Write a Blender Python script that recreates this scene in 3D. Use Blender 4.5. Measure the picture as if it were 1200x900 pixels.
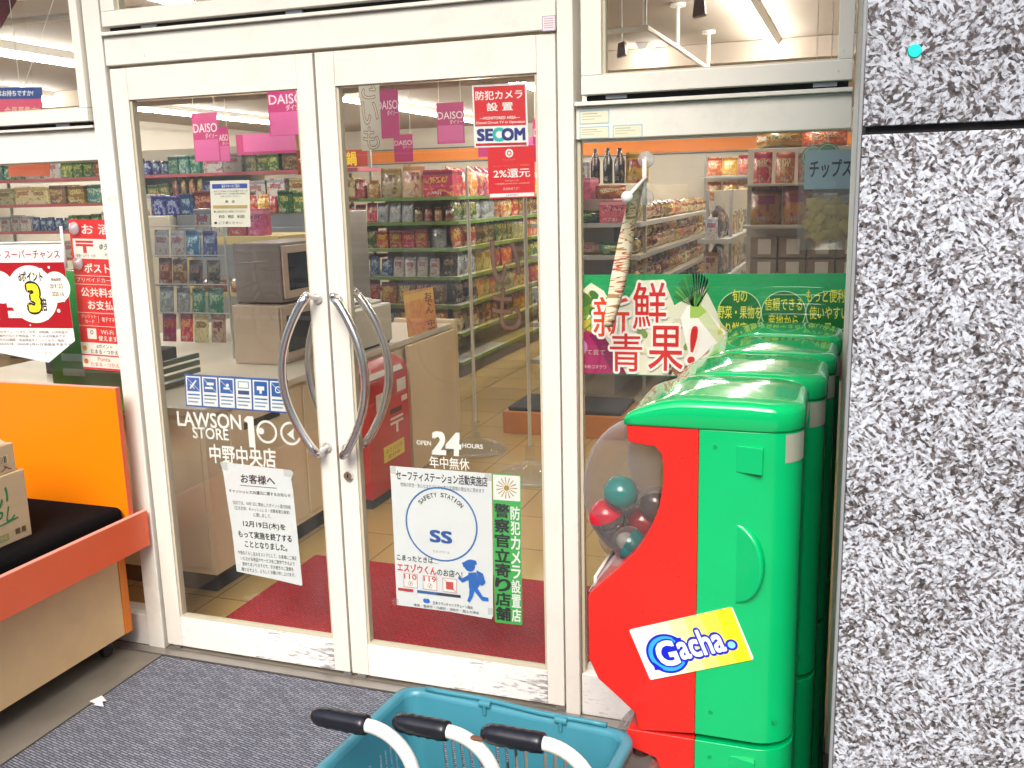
import bpy, math, random
from mathutils import Vector, Matrix
random.seed(7)
for o in list(bpy.data.objects): bpy.data.objects.remove(o)
SC = bpy.context.scene
COL = SC.collection
# ---------------------------------------------------------------- camera
CAM = Vector((1.60409, -2.75320, 1.67782))
PITCH, ROLL, YAW, FPX = math.radians(-11.32128), math.radians(1.40171), math.radians(19.42519), 1118.19
ROT = Matrix.Rotation(YAW, 3, 'Z') @ Matrix.Rotation(PITCH, 3, 'X') @ Matrix.Rotation(ROLL, 3, 'Y')
cam = bpy.data.cameras.new('camera'); camo = bpy.data.objects.new('camera', cam); COL.objects.link(camo)
cam.sensor_width = 36; cam.lens = FPX / 1200 * 36; cam.clip_start = 0.05; cam.clip_end = 500
camo.matrix_world = Matrix.Translation(CAM) @ (ROT @ Matrix.Rotation(math.radians(90), 3, 'X')).to_4x4()
SC.camera = camo
# ---------------------------------------------------------------- world, sun, exposure
W = bpy.data.worlds.new('World'); SC.world = W; W.use_nodes = True
SUN_EL, SUN_AZ = 44, 170        # azimuth: direction the light comes from, clockwise from +Y
nt = W.node_tree
bg = nt.nodes['Background']; sky = nt.nodes.new('ShaderNodeTexSky'); sky.sky_type = 'NISHITA'; sky.sun_disc = False
sky.sun_elevation = math.radians(SUN_EL); sky.sun_rotation = math.radians(SUN_AZ); sky.dust_density = 4; sky.air_density = 1.0; sky.ozone_density = 0.6
nt.links.new(sky.outputs[0], bg.inputs[0]); bg.inputs[1].default_value = 0.15
sl = bpy.data.lights.new('sun', 'SUN'); sl.energy = 1.5; sl.angle = math.radians(32); sl.color = (1.0, 0.97, 0.93)
so = bpy.data.objects.new('sun', sl); COL.objects.link(so)
d = Vector((math.sin(math.radians(SUN_AZ)) * math.cos(math.radians(SUN_EL)), math.cos(math.radians(SUN_AZ)) * math.cos(math.radians(SUN_EL)), math.sin(math.radians(SUN_EL))))
so.rotation_euler = d.to_track_quat('Z', 'Y').to_euler(); so.location = d * 20
SC.view_settings.view_transform = 'Standard'; SC.view_settings.look = 'None'
SC.view_settings.exposure = 0.97; SC.view_settings.gamma = 1; SC.view_settings.use_curve_mapping = False
SC.render.engine = 'CYCLES'
cy = SC.cycles; cy.max_bounces = 8; cy.diffuse_bounces = 3; cy.glossy_bounces = 4; cy.transparent_max_bounces = 16
cy.use_denoising = True; cy.caustics_reflective = False; cy.caustics_refractive = False; cy.sample_clamp_indirect = 6
TUBE = 58.0                     # strength of the shop's fluorescent tubes

def ray(u, v): return ROT @ Vector(((u - 600) / FPX, 1, -(v - 450) / FPX))
def at(u, v, x=None, y=None, z=None):
    """the place in the street scene that a survey mark (u, v) of the site photograph has on a known plane"""
    r = ray(u, v)
    t = (x - CAM.x) / r.x if x is not None else (y - CAM.y) / r.y if y is not None else (z - CAM.z) / r.z
    return CAM + r * t
# ---------------------------------------------------------------- materials
def lin(c):
    if isinstance(c, str):
        c = c.lstrip('#'); c = tuple(int(c[i:i + 2], 16) / 255 for i in (0, 2, 4))
        return tuple(x / 12.92 if x <= .04045 else ((x + .055) / 1.055) ** 2.4 for x in c)
    return c
MATS = {}
def nodes(name):
    m = bpy.data.materials.new(name); m.use_nodes = True
    return m, m.node_tree.nodes, m.node_tree.links, m.node_tree.nodes['Principled BSDF']
def mat(name, c, rough=.5, metal=0.0, var=.06, vscale=6., bump=0., bscale=60., coat=0., emit=None, spec=.5):
    """plain surface with a little uneven tone, gloss and relief"""
    if name in MATS: return MATS[name]
    m, N, L, b = nodes(name); c = lin(c)
    tc = N.new('ShaderNodeTexCoord'); nz = N.new('ShaderNodeTexNoise'); nz.inputs['Scale'].default_value = vscale; nz.inputs['Detail'].default_value = 6
    L.new(tc.outputs['Object'], nz.inputs['Vector'])
    mx = N.new('ShaderNodeMix'); mx.data_type = 'RGBA'
    mx.inputs[6].default_value = (*[x * (1 - var * 1.6) for x in c], 1); mx.inputs[7].default_value = (*[min(1, x * (1 + var)) for x in c], 1)
    L.new(nz.outputs[0], mx.inputs[0]); L.new(mx.outputs[2], b.inputs['Base Color'])
    mr = N.new('ShaderNodeMapRange'); mr.inputs[3].default_value = max(0.02, rough * .85); mr.inputs[4].default_value = min(1, rough * 1.2)
    L.new(nz.outputs[0], mr.inputs[0]); L.new(mr.outputs[0], b.inputs['Roughness'])
    b.inputs['Metallic'].default_value = metal; b.inputs['Coat Weight'].default_value = coat; b.inputs['Specular IOR Level'].default_value = spec
    if bump:
        n2 = N.new('ShaderNodeTexNoise'); n2.inputs['Scale'].default_value = bscale; n2.inputs['Detail'].default_value = 4
        L.new(tc.outputs['Object'], n2.inputs['Vector'])
        bp = N.new('ShaderNodeBump'); bp.inputs['Strength'].default_value = bump; bp.inputs['Distance'].default_value = .01
        L.new(n2.outputs[0], bp.inputs['Height']); L.new(bp.outputs[0], b.inputs['Normal'])
    if emit:
        b.inputs['Emission Color'].default_value = (*lin(c), 1); b.inputs['Emission Strength'].default_value = emit
    MATS[name] = m; return m
def ink(c, rough=.45):
    return mat('ink_' + c.lstrip('#'), c, rough, var=.03)
def clear(name, tint=(.97, .98, .97), ior=1.45, rough=0.0, film=0.0, rim=0.0, dirt=0.0):
    """thin clear sheet: Fresnel mirror over a straight view through"""
    m, N, L, b = nodes(name); N.remove(b); out = N['Material Output']
    t = N.new('ShaderNodeBsdfTransparent'); t.inputs[0].default_value = (*tint, 1)
    g = N.new('ShaderNodeBsdfGlossy'); g.inputs[1].default_value = rough
    f = N.new('ShaderNodeFresnel'); f.inputs[0].default_value = ior
    gm = N.new('ShaderNodeNewGeometry'); iv = N.new('ShaderNodeMath'); iv.operation = 'SUBTRACT'; iv.inputs[0].default_value = 1; L.new(gm.outputs['Backfacing'], iv.inputs[1])
    mu = N.new('ShaderNodeMath'); mu.operation = 'MULTIPLY'; L.new(f.outputs[0], mu.inputs[0]); L.new(iv.outputs[0], mu.inputs[1])
    x = N.new('ShaderNodeMixShader'); L.new(mu.outputs[0], x.inputs[0]); L.new(t.outputs[0], x.inputs[1]); L.new(g.outputs[0], x.inputs[2])
    last = x
    if dirt:     # wiped dust and smears on the pane
        tc = N.new('ShaderNodeTexCoord'); mp = N.new('ShaderNodeMapping'); mp.inputs['Scale'].default_value = (3, 3, 1.3); mp.inputs['Rotation'].default_value = (0, .5, 0); L.new(tc.outputs['Object'], mp.inputs[0])
        nz = N.new('ShaderNodeTexNoise'); nz.inputs['Scale'].default_value = 1.6; nz.inputs['Detail'].default_value = 8; nz.inputs['Distortion'].default_value = 1.2; L.new(mp.outputs[0], nz.inputs['Vector'])
        mr = N.new('ShaderNodeMapRange'); mr.inputs[1].default_value = .38; mr.inputs[2].default_value = .75; mr.inputs[3].default_value = dirt * .25; mr.inputs[4].default_value = dirt; L.new(nz.outputs[0], mr.inputs[0])
        dd = N.new('ShaderNodeBsdfDiffuse'); dd.inputs[0].default_value = (.75, .76, .76, 1); dx = N.new('ShaderNodeMixShader'); L.new(mr.outputs[0], dx.inputs[0]); L.new(x.outputs[0], dx.inputs[1]); L.new(dd.outputs[0], dx.inputs[2]); x = last = dx
    if film:
        df = N.new('ShaderNodeBsdfDiffuse'); df.inputs[0].default_value = (.8, .8, .8, 1)
        y = N.new('ShaderNodeMixShader'); y.inputs[0].default_value = film
        if rim:      # thicker plastic towards the outline of a moulded dome
            lw = N.new('ShaderNodeLayerWeight'); lw.inputs[0].default_value = .35; pw = N.new('ShaderNodeMath'); pw.operation = 'POWER'; pw.inputs[1].default_value = 3; L.new(lw.outputs['Facing'], pw.inputs[0])
            ma = N.new('ShaderNodeMath'); ma.operation = 'MULTIPLY_ADD'; ma.inputs[1].default_value = rim; ma.inputs[2].default_value = film; L.new(pw.outputs[0], ma.inputs[0]); L.new(ma.outputs[0], y.inputs[0])
        L.new(x.outputs[0], y.inputs[1]); L.new(df.outputs[0], y.inputs[2]); last = y
    L.new(last.outputs[0], out.inputs[0]); MATS[name] = m; return m
def ramp(N, stops, const=False):
    r = N.new('ShaderNodeValToRGB'); e = r.color_ramp.elements
    if const: r.color_ramp.interpolation = 'CONSTANT'
    while len(e) < len(stops): e.new(.5)
    for k, (p, c) in enumerate(stops):
        e[k].position = p; e[k].color = (*lin(c), 1)
    return r
# ---------------------------------------------------------------- mesh helpers
class MB:
    def __init__(s): s.v, s.f, s.m = [], [], []
    def add(s, vs, fs, mi=0):
        n = len(s.v); s.v += [Vector(p) for p in vs]; s.f += [[n + i for i in f] for f in fs]; s.m += [mi] * len(fs); return s
    def box(s, x0, x1, y0, y1, z0, z1, mi=0):
        p = [(x, y, z) for z in (z0, z1) for y in (y0, y1) for x in (x0, x1)]
        return s.add(p, [(0, 2, 3, 1), (4, 5, 7, 6), (0, 1, 5, 4), (2, 6, 7, 3), (0, 4, 6, 2), (1, 3, 7, 5)], mi)
    def prism(s, poly, fn, t0, t1, mi=0):
        """outline of (a, b) pairs pushed from t0 to t1; fn(a, b, t) -> point"""
        n = len(poly); vs = [fn(a, b, t0) for a, b in poly] + [fn(a, b, t1) for a, b in poly]
        return s.add(vs, [list(range(n))[::-1], list(range(n, 2 * n))] + [(i, (i + 1) % n, n + (i + 1) % n, n + i) for i in range(n)], mi)
    def loft(s, rings, mi=0, cap=True, close=True):
        n = len(rings[0]); vs = [p for r in rings for p in r]; fs = []
        for k in range(len(rings) - 1):
            for i in range(n if close else n - 1):
                j = (i + 1) % n; fs.append((k * n + i, k * n + j, (k + 1) * n + j, (k + 1) * n + i))
        if cap: fs += [list(range(n))[::-1], list(range((len(rings) - 1) * n, len(rings) * n))]
        return s.add(vs, fs, mi)
    def tube(s, pts, r, seg=12, mi=0, cap=True):
        pts = [Vector(p) for p in pts]; rs = r if isinstance(r, (list, tuple)) else [r] * len(pts)
        t = (pts[1] - pts[0]).normalized(); up = Vector((0, 0, 1)) if abs(t.z) < .9 else Vector((1, 0, 0))
        nrm = t.cross(up).normalized(); rings = []
        for i, p in enumerate(pts):
            a = pts[max(i - 1, 0)]; b = pts[min(i + 1, len(pts) - 1)]; t2 = (b - a).normalized()
            nrm = (nrm - t2 * nrm.dot(t2)).normalized(); bn = t2.cross(nrm)
            rings.append([p + (nrm * math.cos(2 * math.pi * k / seg) + bn * math.sin(2 * math.pi * k / seg)) * rs[i] for k in range(seg)])
        return s.loft(rings, mi, cap)
    def ball(s, c, r, nu=24, nv=14, mi=0, v0=0.0, v1=1.0):
        c = Vector(c); r = r if isinstance(r, (list, tuple)) else (r, r, r); rings = []
        for j in range(nv + 1):
            th = math.pi * (v0 + (v1 - v0) * j / nv)
            rings.append([c + Vector((r[0] * math.sin(th) * math.cos(2 * math.pi * i / nu), r[1] * math.sin(th) * math.sin(2 * math.pi * i / nu), r[2] * math.cos(th))) for i in range(nu)])
        return s.loft(rings, mi, cap=False)
    def build(s, name, mats, parent=None, bevel=0, seg=2, smooth=False, weld=False):
        base = Vector((0, 0, 0)); p = parent
        while p: base = base + p.location; p = p.parent
        me = bpy.data.meshes.new(name); me.from_pydata([tuple(v - base) for v in s.v], [], s.f)
        for m in (mats if isinstance(mats, (list, tuple)) else [mats]): me.materials.append(m)
        me.polygons.foreach_set('material_index', s.m)
        me.polygons.foreach_set('use_smooth', [True] * len(s.f))
        me.update()
        if not smooth: me.set_sharp_from_angle(angle=math.radians(36))
        o = bpy.data.objects.new(name, me); COL.objects.link(o); o.parent = parent
        if bevel:
            b = o.modifiers.new('bevel', 'BEVEL'); b.width = bevel; b.segments = seg; b.limit_method = 'ANGLE'; b.angle_limit = math.radians(36); b.harden_normals = True
        return o
def tag(o, label=None, cat=None, group=None, kind=None):
    if label: o['label'] = label
    if cat: o['category'] = cat
    if group: o['group'] = group
    if kind: o['kind'] = kind
    return o
def thing(name, label, cat, loc=(0, 0, 0), group=None):
    o = bpy.data.objects.new(name, None); COL.objects.link(o); o.location = loc; o.empty_display_size = .1
    return tag(o, label, cat, group)
def boxo(name, m, x0, x1, y0, y1, z0, z1, parent=None, bevel=.002, seg=2):
    return MB().box(x0, x1, y0, y1, z0, z1).build(name, m, parent, bevel, seg)
def copy_tree(o, parent=None, off=None):
    c = o.copy(); COL.objects.link(c); c.parent = parent
    if off is not None: c.location = o.location + Vector(off)
    for ch in list(o.children): copy_tree(ch, c)
    return c
# ---------------------------------------------------------------- lettering and signs
GL = {}
def glyphs(s, off=0.0):
    k = (s, off)
    if k not in GL:
        c = bpy.data.curves.new('lettering', 'FONT'); c.body = s; c.size = 1; c.resolution_u = 3; c.offset = off; c.fill_mode = 'FRONT'
        o = bpy.data.objects.new('lettering', c); m = o.to_mesh()
        GL[k] = ([(v.co.x, v.co.y) for v in m.vertices], [list(p.vertices) for p in m.polygons])
        o.to_mesh_clear(); bpy.data.objects.remove(o); bpy.data.curves.remove(c)
    return GL[k]
class Sign:
    """flat printed sheet: o top-left corner, u along its width, v down its height, n towards the reader"""
    def __init__(s, name, label, cat, o, u, v, mat_, th=.0012, parent=None, group=None, panel=True, radius=0, n=None, outline=None):
        s.o, s.u, s.v = Vector(o), Vector(u), Vector(v); s.n = Vector(n).normalized() if n else s.v.cross(s.u).normalized() * -1
        if s.n.dot(CAM - s.o) < 0: s.n = -s.n
        s.W, s.H = s.u.length, s.v.length; s.mats = {'lettering': [], 'graphic': []}; s.mb = {'lettering': MB(), 'graphic': MB()}; s.k = 0
        s.parent = parent or thing(name, label, cat, s.o, group)
        if panel:
            if outline is None:
                if radius:
                    outline = []
                    for cx, cy, a0 in ((1, 0, -90), (1, 1, 0), (0, 1, 90), (0, 0, 180)):
                        for q in range(5):
                            a = math.radians(a0 + 22.5 * q); rx, ry = radius / s.W, radius / s.H
                            outline.append(((cx - rx if cx else rx) + rx * math.cos(a), (cy - ry if cy else ry) + ry * math.sin(a)))
                else: outline = [(0, 0), (1, 0), (1, 1), (0, 1)]
            MB().prism(outline, lambda a, b, t: s.o + s.u * a + s.v * b + s.n * t, -th, 0).build('panel', mat_, s.parent)
    def P(s, a, b, k): return s.o + s.u * a + s.v * b + s.n * (.0003 + .00005 * k)
    def _mi(s, part, m):
        if m not in s.mats[part]: s.mats[part].append(m)
        return s.mats[part].index(m)
    def poly(s, pts, m, part='graphic', k=None):
        if k is None: s.k += 1; k = s.k
        s.mb[part].add([s.P(a, b, k) for a, b in pts], [list(range(len(pts)))], s._mi(part, m)); return s
    def rect(s, a0, b0, a1, b1, m): return s.poly([(a0, b0), (a1, b0), (a1, b1), (a0, b1)], m)
    def circ(s, a, b, r, m, ring=0, seg=40, sq=1.0):
        """r in metres; ring = inner radius share"""
        s.k += 1; pt = lambda q, rr: (a + rr * math.cos(q) / s.W, b + rr * sq * math.sin(q) / s.H)
        if ring:
            o = [s.P(*pt(2 * math.pi * i / seg, r), s.k) for i in range(seg)] + [s.P(*pt(2 * math.pi * i / seg, r * ring), s.k) for i in range(seg)]
            s.mb['graphic'].add(o, [(i, (i + 1) % seg, seg + (i + 1) % seg, seg + i) for i in range(seg)], s._mi('graphic', m))
        else: s.poly([pt(2 * math.pi * i / seg, r) for i in range(seg)], m, k=s.k)
        return s
    def line(s, a0, b0, a1, b1, w, m):
        d = Vector(((a1 - a0) * s.W, (b1 - b0) * s.H)); d.normalize(); p = Vector((-d.y, d.x)) * w / 2
        return s.poly([(a0 + p.x / s.W, b0 + p.y / s.H), (a1 + p.x / s.W, b1 + p.y / s.H), (a1 - p.x / s.W, b1 - p.y / s.H), (a0 - p.x / s.W, b0 - p.y / s.H)], m)
    def text(s, t, a0, b0, a1, b1, m, bold=0.0, out=None, om=None, shear=0.0, keep=False, part='lettering', rot=0.0):
        """fit t in the box (fractions of the sheet); out: wider rim of colour om behind it"""
        vs, fs = glyphs(t, 0.0)
        if not vs: return s
        x0, x1 = min(p[0] for p in vs), max(p[0] for p in vs); y0, y1 = min(p[1] for p in vs), max(p[1] for p in vs)
        if keep: y0, y1 = min(y0, -.1), max(y1, .8)
        cx, cy = (a0 + a1) / 2, (b0 + b1) / 2
        def tr(p):
            fx = (p[0] - x0) / (x1 - x0); fy = (p[1] - y0) / (y1 - y0)
            a = a0 + (a1 - a0) * fx + shear * (fy - .5); b = b1 + (b0 - b1) * fy
            if rot:
                dx, dy = (a - cx) * s.W, (b - cy) * s.H
                a = cx + (dx * math.cos(rot) - dy * math.sin(rot)) / s.W; b = cy + (dx * math.sin(rot) + dy * math.cos(rot)) / s.H
            return a, b
        for off, mm, n in (((out, om, 12),) if out else ()) + ((bold, m, 4 if bold > .006 else 1),):
            s.k += 1; off = off * .8 if n == 12 else off * .9
            for j in range(n):      # heavier strokes: the glyph laid over itself with small offsets
                q = 2 * math.pi * (j + .5) / n; ox, oy = (off * math.cos(q), off * math.sin(q)) if n > 1 else (0, 0)
                s.mb[part].add([s.P(*tr((p[0] + ox, p[1] + oy)), s.k + j * .07) for p in vs], fs, s._mi(part, mm))
        return s
    def column(s, t, a0, b0, a1, b1, m, **k):
        n = len(t); h = (b1 - b0) / n
        for i, ch in enumerate(t): s.text(ch, a0, b0 + h * (i + .06), a1, b0 + h * (i + .94), m, **k)
        return s
    def done(s):
        for part in ('graphic', 'lettering'):
            if s.mb[part].v: s.mb[part].build(part, s.mats[part], s.parent)
        return s.parent
def facing(tl, tr, bl, y):
    """three survey marks of a sheet on the plane y -> corner, width and height vectors"""
    a, b, c = at(*tl, y=y), at(*tr, y=y), at(*bl, y=y)
    return a, b - a, c - a
# ================================================================ materials of the setting
def granite_mat(name, seed, tone=1.0):
    m, N, L, b = nodes(name)
    tc = N.new('ShaderNodeTexCoord')
    wz = N.new('ShaderNodeTexNoise'); wz.inputs['Scale'].default_value = 22; wz.inputs['Detail'].default_value = 3
    L.new(tc.outputs['Object'], wz.inputs['Vector'])
    ws = N.new('ShaderNodeVectorMath'); ws.operation = 'SCALE'; ws.inputs['Scale'].default_value = .016; L.new(wz.outputs['Color'], ws.inputs[0])
    ad = N.new('ShaderNodeVectorMath'); L.new(tc.outputs['Object'], ad.inputs[0]); L.new(ws.outputs[0], ad.inputs[1])
    cols = []
    for k, (ang, sx, sz) in enumerate(((.6, 150, 245), (-.75, 145, 255), (.05, 230, 215))):
        mp = N.new('ShaderNodeMapping'); mp.inputs['Rotation'].default_value = (0, ang, 0); mp.inputs['Location'].default_value = (seed + k * 3.1, seed, k)
        L.new(ad.outputs[0], mp.inputs[0])
        sc = N.new('ShaderNodeVectorMath'); sc.operation = 'MULTIPLY'; sc.inputs[1].default_value = (sx, 80, sz); L.new(mp.outputs[0], sc.inputs[0])
        v = N.new('ShaderNodeTexVoronoi'); v.inputs['Scale'].default_value = 1; v.inputs['Randomness'].default_value = 1; L.new(sc.outputs[0], v.inputs['Vector'])
        sp = N.new('ShaderNodeSeparateColor'); L.new(v.outputs['Color'], sp.inputs[0]); cols.append(sp)
    sel = N.new('ShaderNodeTexNoise'); sel.inputs['Scale'].default_value = 30; sel.inputs['Detail'].default_value = 2; L.new(tc.outputs['Object'], sel.inputs['Vector'])
    gt = N.new('ShaderNodeMath'); gt.operation = 'GREATER_THAN'; gt.inputs[1].default_value = .5; L.new(sel.outputs[0], gt.inputs[0])
    mA = N.new('ShaderNodeMix'); L.new(gt.outputs[0], mA.inputs[0]); L.new(cols[0].outputs[0], mA.inputs[2]); L.new(cols[1].outputs[0], mA.inputs[3])
    big = N.new('ShaderNodeTexNoise'); big.inputs['Scale'].default_value = 11; big.inputs['Detail'].default_value = 5; L.new(ad.outputs[0], big.inputs['Vector'])
    mB = N.new('ShaderNodeMix'); mB.inputs[0].default_value = .38; L.new(mA.outputs[0], mB.inputs[2]); L.new(cols[2].outputs[1], mB.inputs[3])
    bm = N.new('ShaderNodeMapRange'); bm.inputs[1].default_value = .3; bm.inputs[2].default_value = .7; bm.inputs[3].default_value = -.07; bm.inputs[4].default_value = .09; L.new(big.outputs[0], bm.inputs[0])
    sm = N.new('ShaderNodeMath'); L.new(mB.outputs[0], sm.inputs[0]); L.new(bm.outputs[0], sm.inputs[1])
    fine = N.new('ShaderNodeTexNoise'); fine.inputs['Scale'].default_value = 260; fine.inputs['Detail'].default_value = 3; L.new(tc.outputs['Object'], fine.inputs['Vector'])
    fm = N.new('ShaderNodeMapRange'); fm.inputs[3].default_value = -.2; fm.inputs[4].default_value = .2; L.new(fine.outputs[0], fm.inputs[0])
    s2 = N.new('ShaderNodeMath'); L.new(sm.outputs[0], s2.inputs[0]); L.new(fm.outputs[0], s2.inputs[1])
    t = tone
    r = ramp(N, [(.14, (.035, .03, .03)), (.33, (.13 * t, .112 * t, .112 * t)), (.42, (.20 * t, .185 * t, .19 * t)), (.50, (.32 * t, .335 * t, .37 * t)), (.62, (.45 * t, .48 * t, .53 * t)), (.80, (.58 * t, .62 * t, .69 * t))])
    L.new(s2.outputs[0], r.inputs[0]); L.new(r.outputs[0], b.inputs['Base Color'])
    b.inputs['Roughness'].default_value = .28
    bp = N.new('ShaderNodeBump'); bp.inputs['Strength'].default_value = .12; bp.inputs['Distance'].default_value = .004; L.new(s2.outputs[0], bp.inputs['Height']); L.new(bp.outputs[0], b.inputs['Normal'])
    return m
def tile_mat(name, c1, c2, mortar, size, gap, rough, bump=.15, rot=0.0, off=0.0, h=None, var=.5, dots=None):
    m, N, L, b = nodes(name); tc = N.new('ShaderNodeTexCoord')
    mp = N.new('ShaderNodeMapping'); mp.inputs['Rotation'].default_value = (0, 0, rot); L.new(tc.outputs['Object'], mp.inputs[0])
    br = N.new('ShaderNodeTexBrick'); br.offset = off; br.inputs['Scale'].default_value = 1; br.inputs['Brick Width'].default_value = size; br.inputs['Row Height'].default_value = h or size
    br.inputs['Mortar Size'].default_value = gap; br.inputs['Mortar Smooth'].default_value = .2; br.inputs['Bias'].default_value = 0
    br.inputs['Color1'].default_value = (*lin(c1), 1); br.inputs['Color2'].default_value = (*lin(c2), 1); br.inputs['Mortar'].default_value = (*lin(mortar), 1)
    L.new(mp.outputs[0], br.inputs['Vector'])
    nz = N.new('ShaderNodeTexNoise'); nz.inputs['Scale'].default_value = 3.5; nz.inputs['Detail'].default_value = 7; L.new(tc.outputs['Object'], nz.inputs['Vector'])
    mr = N.new('ShaderNodeMapRange'); mr.inputs[3].default_value = 1 - var * .5; mr.inputs[4].default_value = 1 + var * .4; L.new(nz.outputs[0], mr.inputs[0])
    vm = N.new('ShaderNodeVectorMath'); vm.operation = 'SCALE'; L.new(br.outputs[0], vm.inputs[0]); L.new(mr.outputs[0], vm.inputs['Scale'])
    L.new(vm.outputs[0], b.inputs['Base Color']); b.inputs['Roughness'].default_value = rough
    rr = N.new('ShaderNodeMapRange'); rr.inputs[3].default_value = rough * .7; rr.inputs[4].default_value = min(1, rough * 1.5); L.new(nz.outputs[0], rr.inputs[0]); L.new(rr.outputs[0], b.inputs['Roughness'])
    bp = N.new('ShaderNodeBump'); bp.inputs['Strength'].default_value = bump; bp.inputs['Distance'].default_value = .004; L.new(br.outputs['Fac'], bp.inputs['Height']); bp.invert = True
    if dots:
        v = N.new('ShaderNodeTexVoronoi'); v.inputs['Scale'].default_value = dots; v.inputs['Randomness'].default_value = 0; L.new(tc.outputs['Object'], v.inputs['Vector'])
        b2 = N.new('ShaderNodeBump'); b2.inputs['Strength'].default_value = .5; b2.inputs['Distance'].default_value = .002; b2.invert = True
        L.new(v.outputs['Distance'], b2.inputs['Height']); L.new(bp.outputs[0], b2.inputs['Normal']); L.new(b2.outputs[0], b.inputs['Normal'])
    else: L.new(bp.outputs[0], b.inputs['Normal'])
    return m
def carpet_mat(name, c1, c2, c3, bw, rh, rot=0.0, warp=.006):
    """woven mat: short raised dashes in rows"""
    m, N, L, b = nodes(name); tc = N.new('ShaderNodeTexCoord')
    nz = N.new('ShaderNodeTexNoise'); nz.inputs['Scale'].default_value = 45; nz.inputs['Detail'].default_value = 3; L.new(tc.outputs['Object'], nz.inputs['Vector'])
    vs = N.new('ShaderNodeVectorMath'); vs.operation = 'SCALE'; vs.inputs['Scale'].default_value = warp; L.new(nz.outputs['Color'], vs.inputs[0])
    va = N.new('ShaderNodeVectorMath'); L.new(tc.outputs['Object'], va.inputs[0]); L.new(vs.outputs[0], va.inputs[1])
    mp = N.new('ShaderNodeMapping'); mp.inputs['Rotation'].default_value = (0, 0, rot); L.new(va.outputs[0], mp.inputs[0])
    br = N.new('ShaderNodeTexBrick'); br.offset = .4; br.inputs['Scale'].default_value = 1; br.inputs['Brick Width'].default_value = bw; br.inputs['Row Height'].default_value = rh
    br.inputs['Mortar Size'].default_value = rh * .24; br.inputs['Mortar Smooth'].default_value = .6
    br.inputs['Color1'].default_value = (*lin(c1), 1); br.inputs['Color2'].default_value = (*lin(c2), 1); br.inputs['Mortar'].default_value = (*lin(c3), 1)
    L.new(mp.outputs[0], br.inputs['Vector'])
    n2 = N.new('ShaderNodeTexNoise'); n2.inputs['Scale'].default_value = 2.6; n2.inputs['Detail'].default_value = 8; n2.inputs['Roughness'].default_value = .7; L.new(tc.outputs['Object'], n2.inputs['Vector'])
    mr = N.new('ShaderNodeMapRange'); mr.inputs[3].default_value = .80; mr.inputs[4].default_value = 1.2; L.new(n2.outputs[0], mr.inputs[0])
    n3 = N.new('ShaderNodeTexNoise'); n3.inputs['Scale'].default_value = 420; L.new(tc.outputs['Object'], n3.inputs['Vector'])
    mr3 = N.new('ShaderNodeMapRange'); mr3.inputs[3].default_value = .8; mr3.inputs[4].default_value = 1.2; L.new(n3.outputs[0], mr3.inputs[0])
    mu = N.new('ShaderNodeMath'); mu.operation = 'MULTIPLY'; L.new(mr.outputs[0], mu.inputs[0]); L.new(mr3.outputs[0], mu.inputs[1])
    vm = N.new('ShaderNodeVectorMath'); vm.operation = 'SCALE'; L.new(br.outputs[0], vm.inputs[0]); L.new(mu.outputs[0], vm.inputs['Scale'])
    L.new(vm.outputs[0], b.inputs['Base Color']); b.inputs['Roughness'].default_value = .95; b.inputs['Specular IOR Level'].default_value = .15
    bp = N.new('ShaderNodeBump'); bp.inputs['Strength'].default_value = .8; bp.inputs['Distance'].default_value = .004; bp.invert = True; L.new(br.outputs['Fac'], bp.inputs['Height']); L.new(bp.outputs[0], b.inputs['Normal'])
    return m
def paint_mat(name, c, scuff=0.0, rough=.38):
    """white powder-coated aluminium with grime; scuff adds kicked dark scratches"""
    m, N, L, b = nodes(name); tc = N.new('ShaderNodeTexCoord')
    nz = N.new('ShaderNodeTexNoise'); nz.inputs['Scale'].default_value = 5; nz.inputs['Detail'].default_value = 9; nz.inputs['Roughness'].default_value = .68; L.new(tc.outputs['Object'], nz.inputs['Vector'])
    r = ramp(N, [(.25, tuple(x * .8 for x in lin(c))), (.45, tuple(x * .96 for x in lin(c))), (.7, lin(c))]); L.new(nz.outputs[0], r.inputs[0])
    col = r.outputs[0]
    mp = N.new('ShaderNodeMapping'); mp.inputs['Scale'].default_value = (16, 16, 95) if scuff else (40, 40, 40); mp.inputs['Rotation'].default_value = (0, .12, 0); L.new(tc.outputs['Object'], mp.inputs[0])
    n2 = N.new('ShaderNodeTexNoise'); n2.inputs['Scale'].default_value = 1.4; n2.inputs['Detail'].default_value = 6; n2.inputs['Roughness'].default_value = .6; L.new(mp.outputs[0], n2.inputs['Vector'])
    n3 = N.new('ShaderNodeTexNoise'); n3.inputs['Scale'].default_value = 4.5; n3.inputs['Detail'].default_value = 3; L.new(tc.outputs['Object'], n3.inputs['Vector'])
    ml = N.new('ShaderNodeMath'); ml.operation = 'MULTIPLY'; L.new(n2.outputs[0], ml.inputs[0]); L.new(n3.outputs[0], ml.inputs[1])
    lo = .385 if scuff else .5
    rs = ramp(N, [(lo - .07 * scuff - .02, (0, 0, 0)), (lo, (1, 1, 1))]); L.new(ml.outputs[0], rs.inputs[0])
    mx = N.new('ShaderNodeMix'); mx.data_type = 'RGBA'; mx.inputs[7].default_value = (.16, .155, .17, 1)
    fm = N.new('ShaderNodeMath'); fm.operation = 'MULTIPLY'; fm.inputs[1].default_value = .85 if scuff else .35; L.new(rs.outputs[0], fm.inputs[0])
    L.new(fm.outputs[0], mx.inputs[0]); L.new(col, mx.inputs[6]); L.new(mx.outputs[2], b.inputs['Base Color'])
    b.inputs['Roughness'].default_value = rough
    return m
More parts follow.
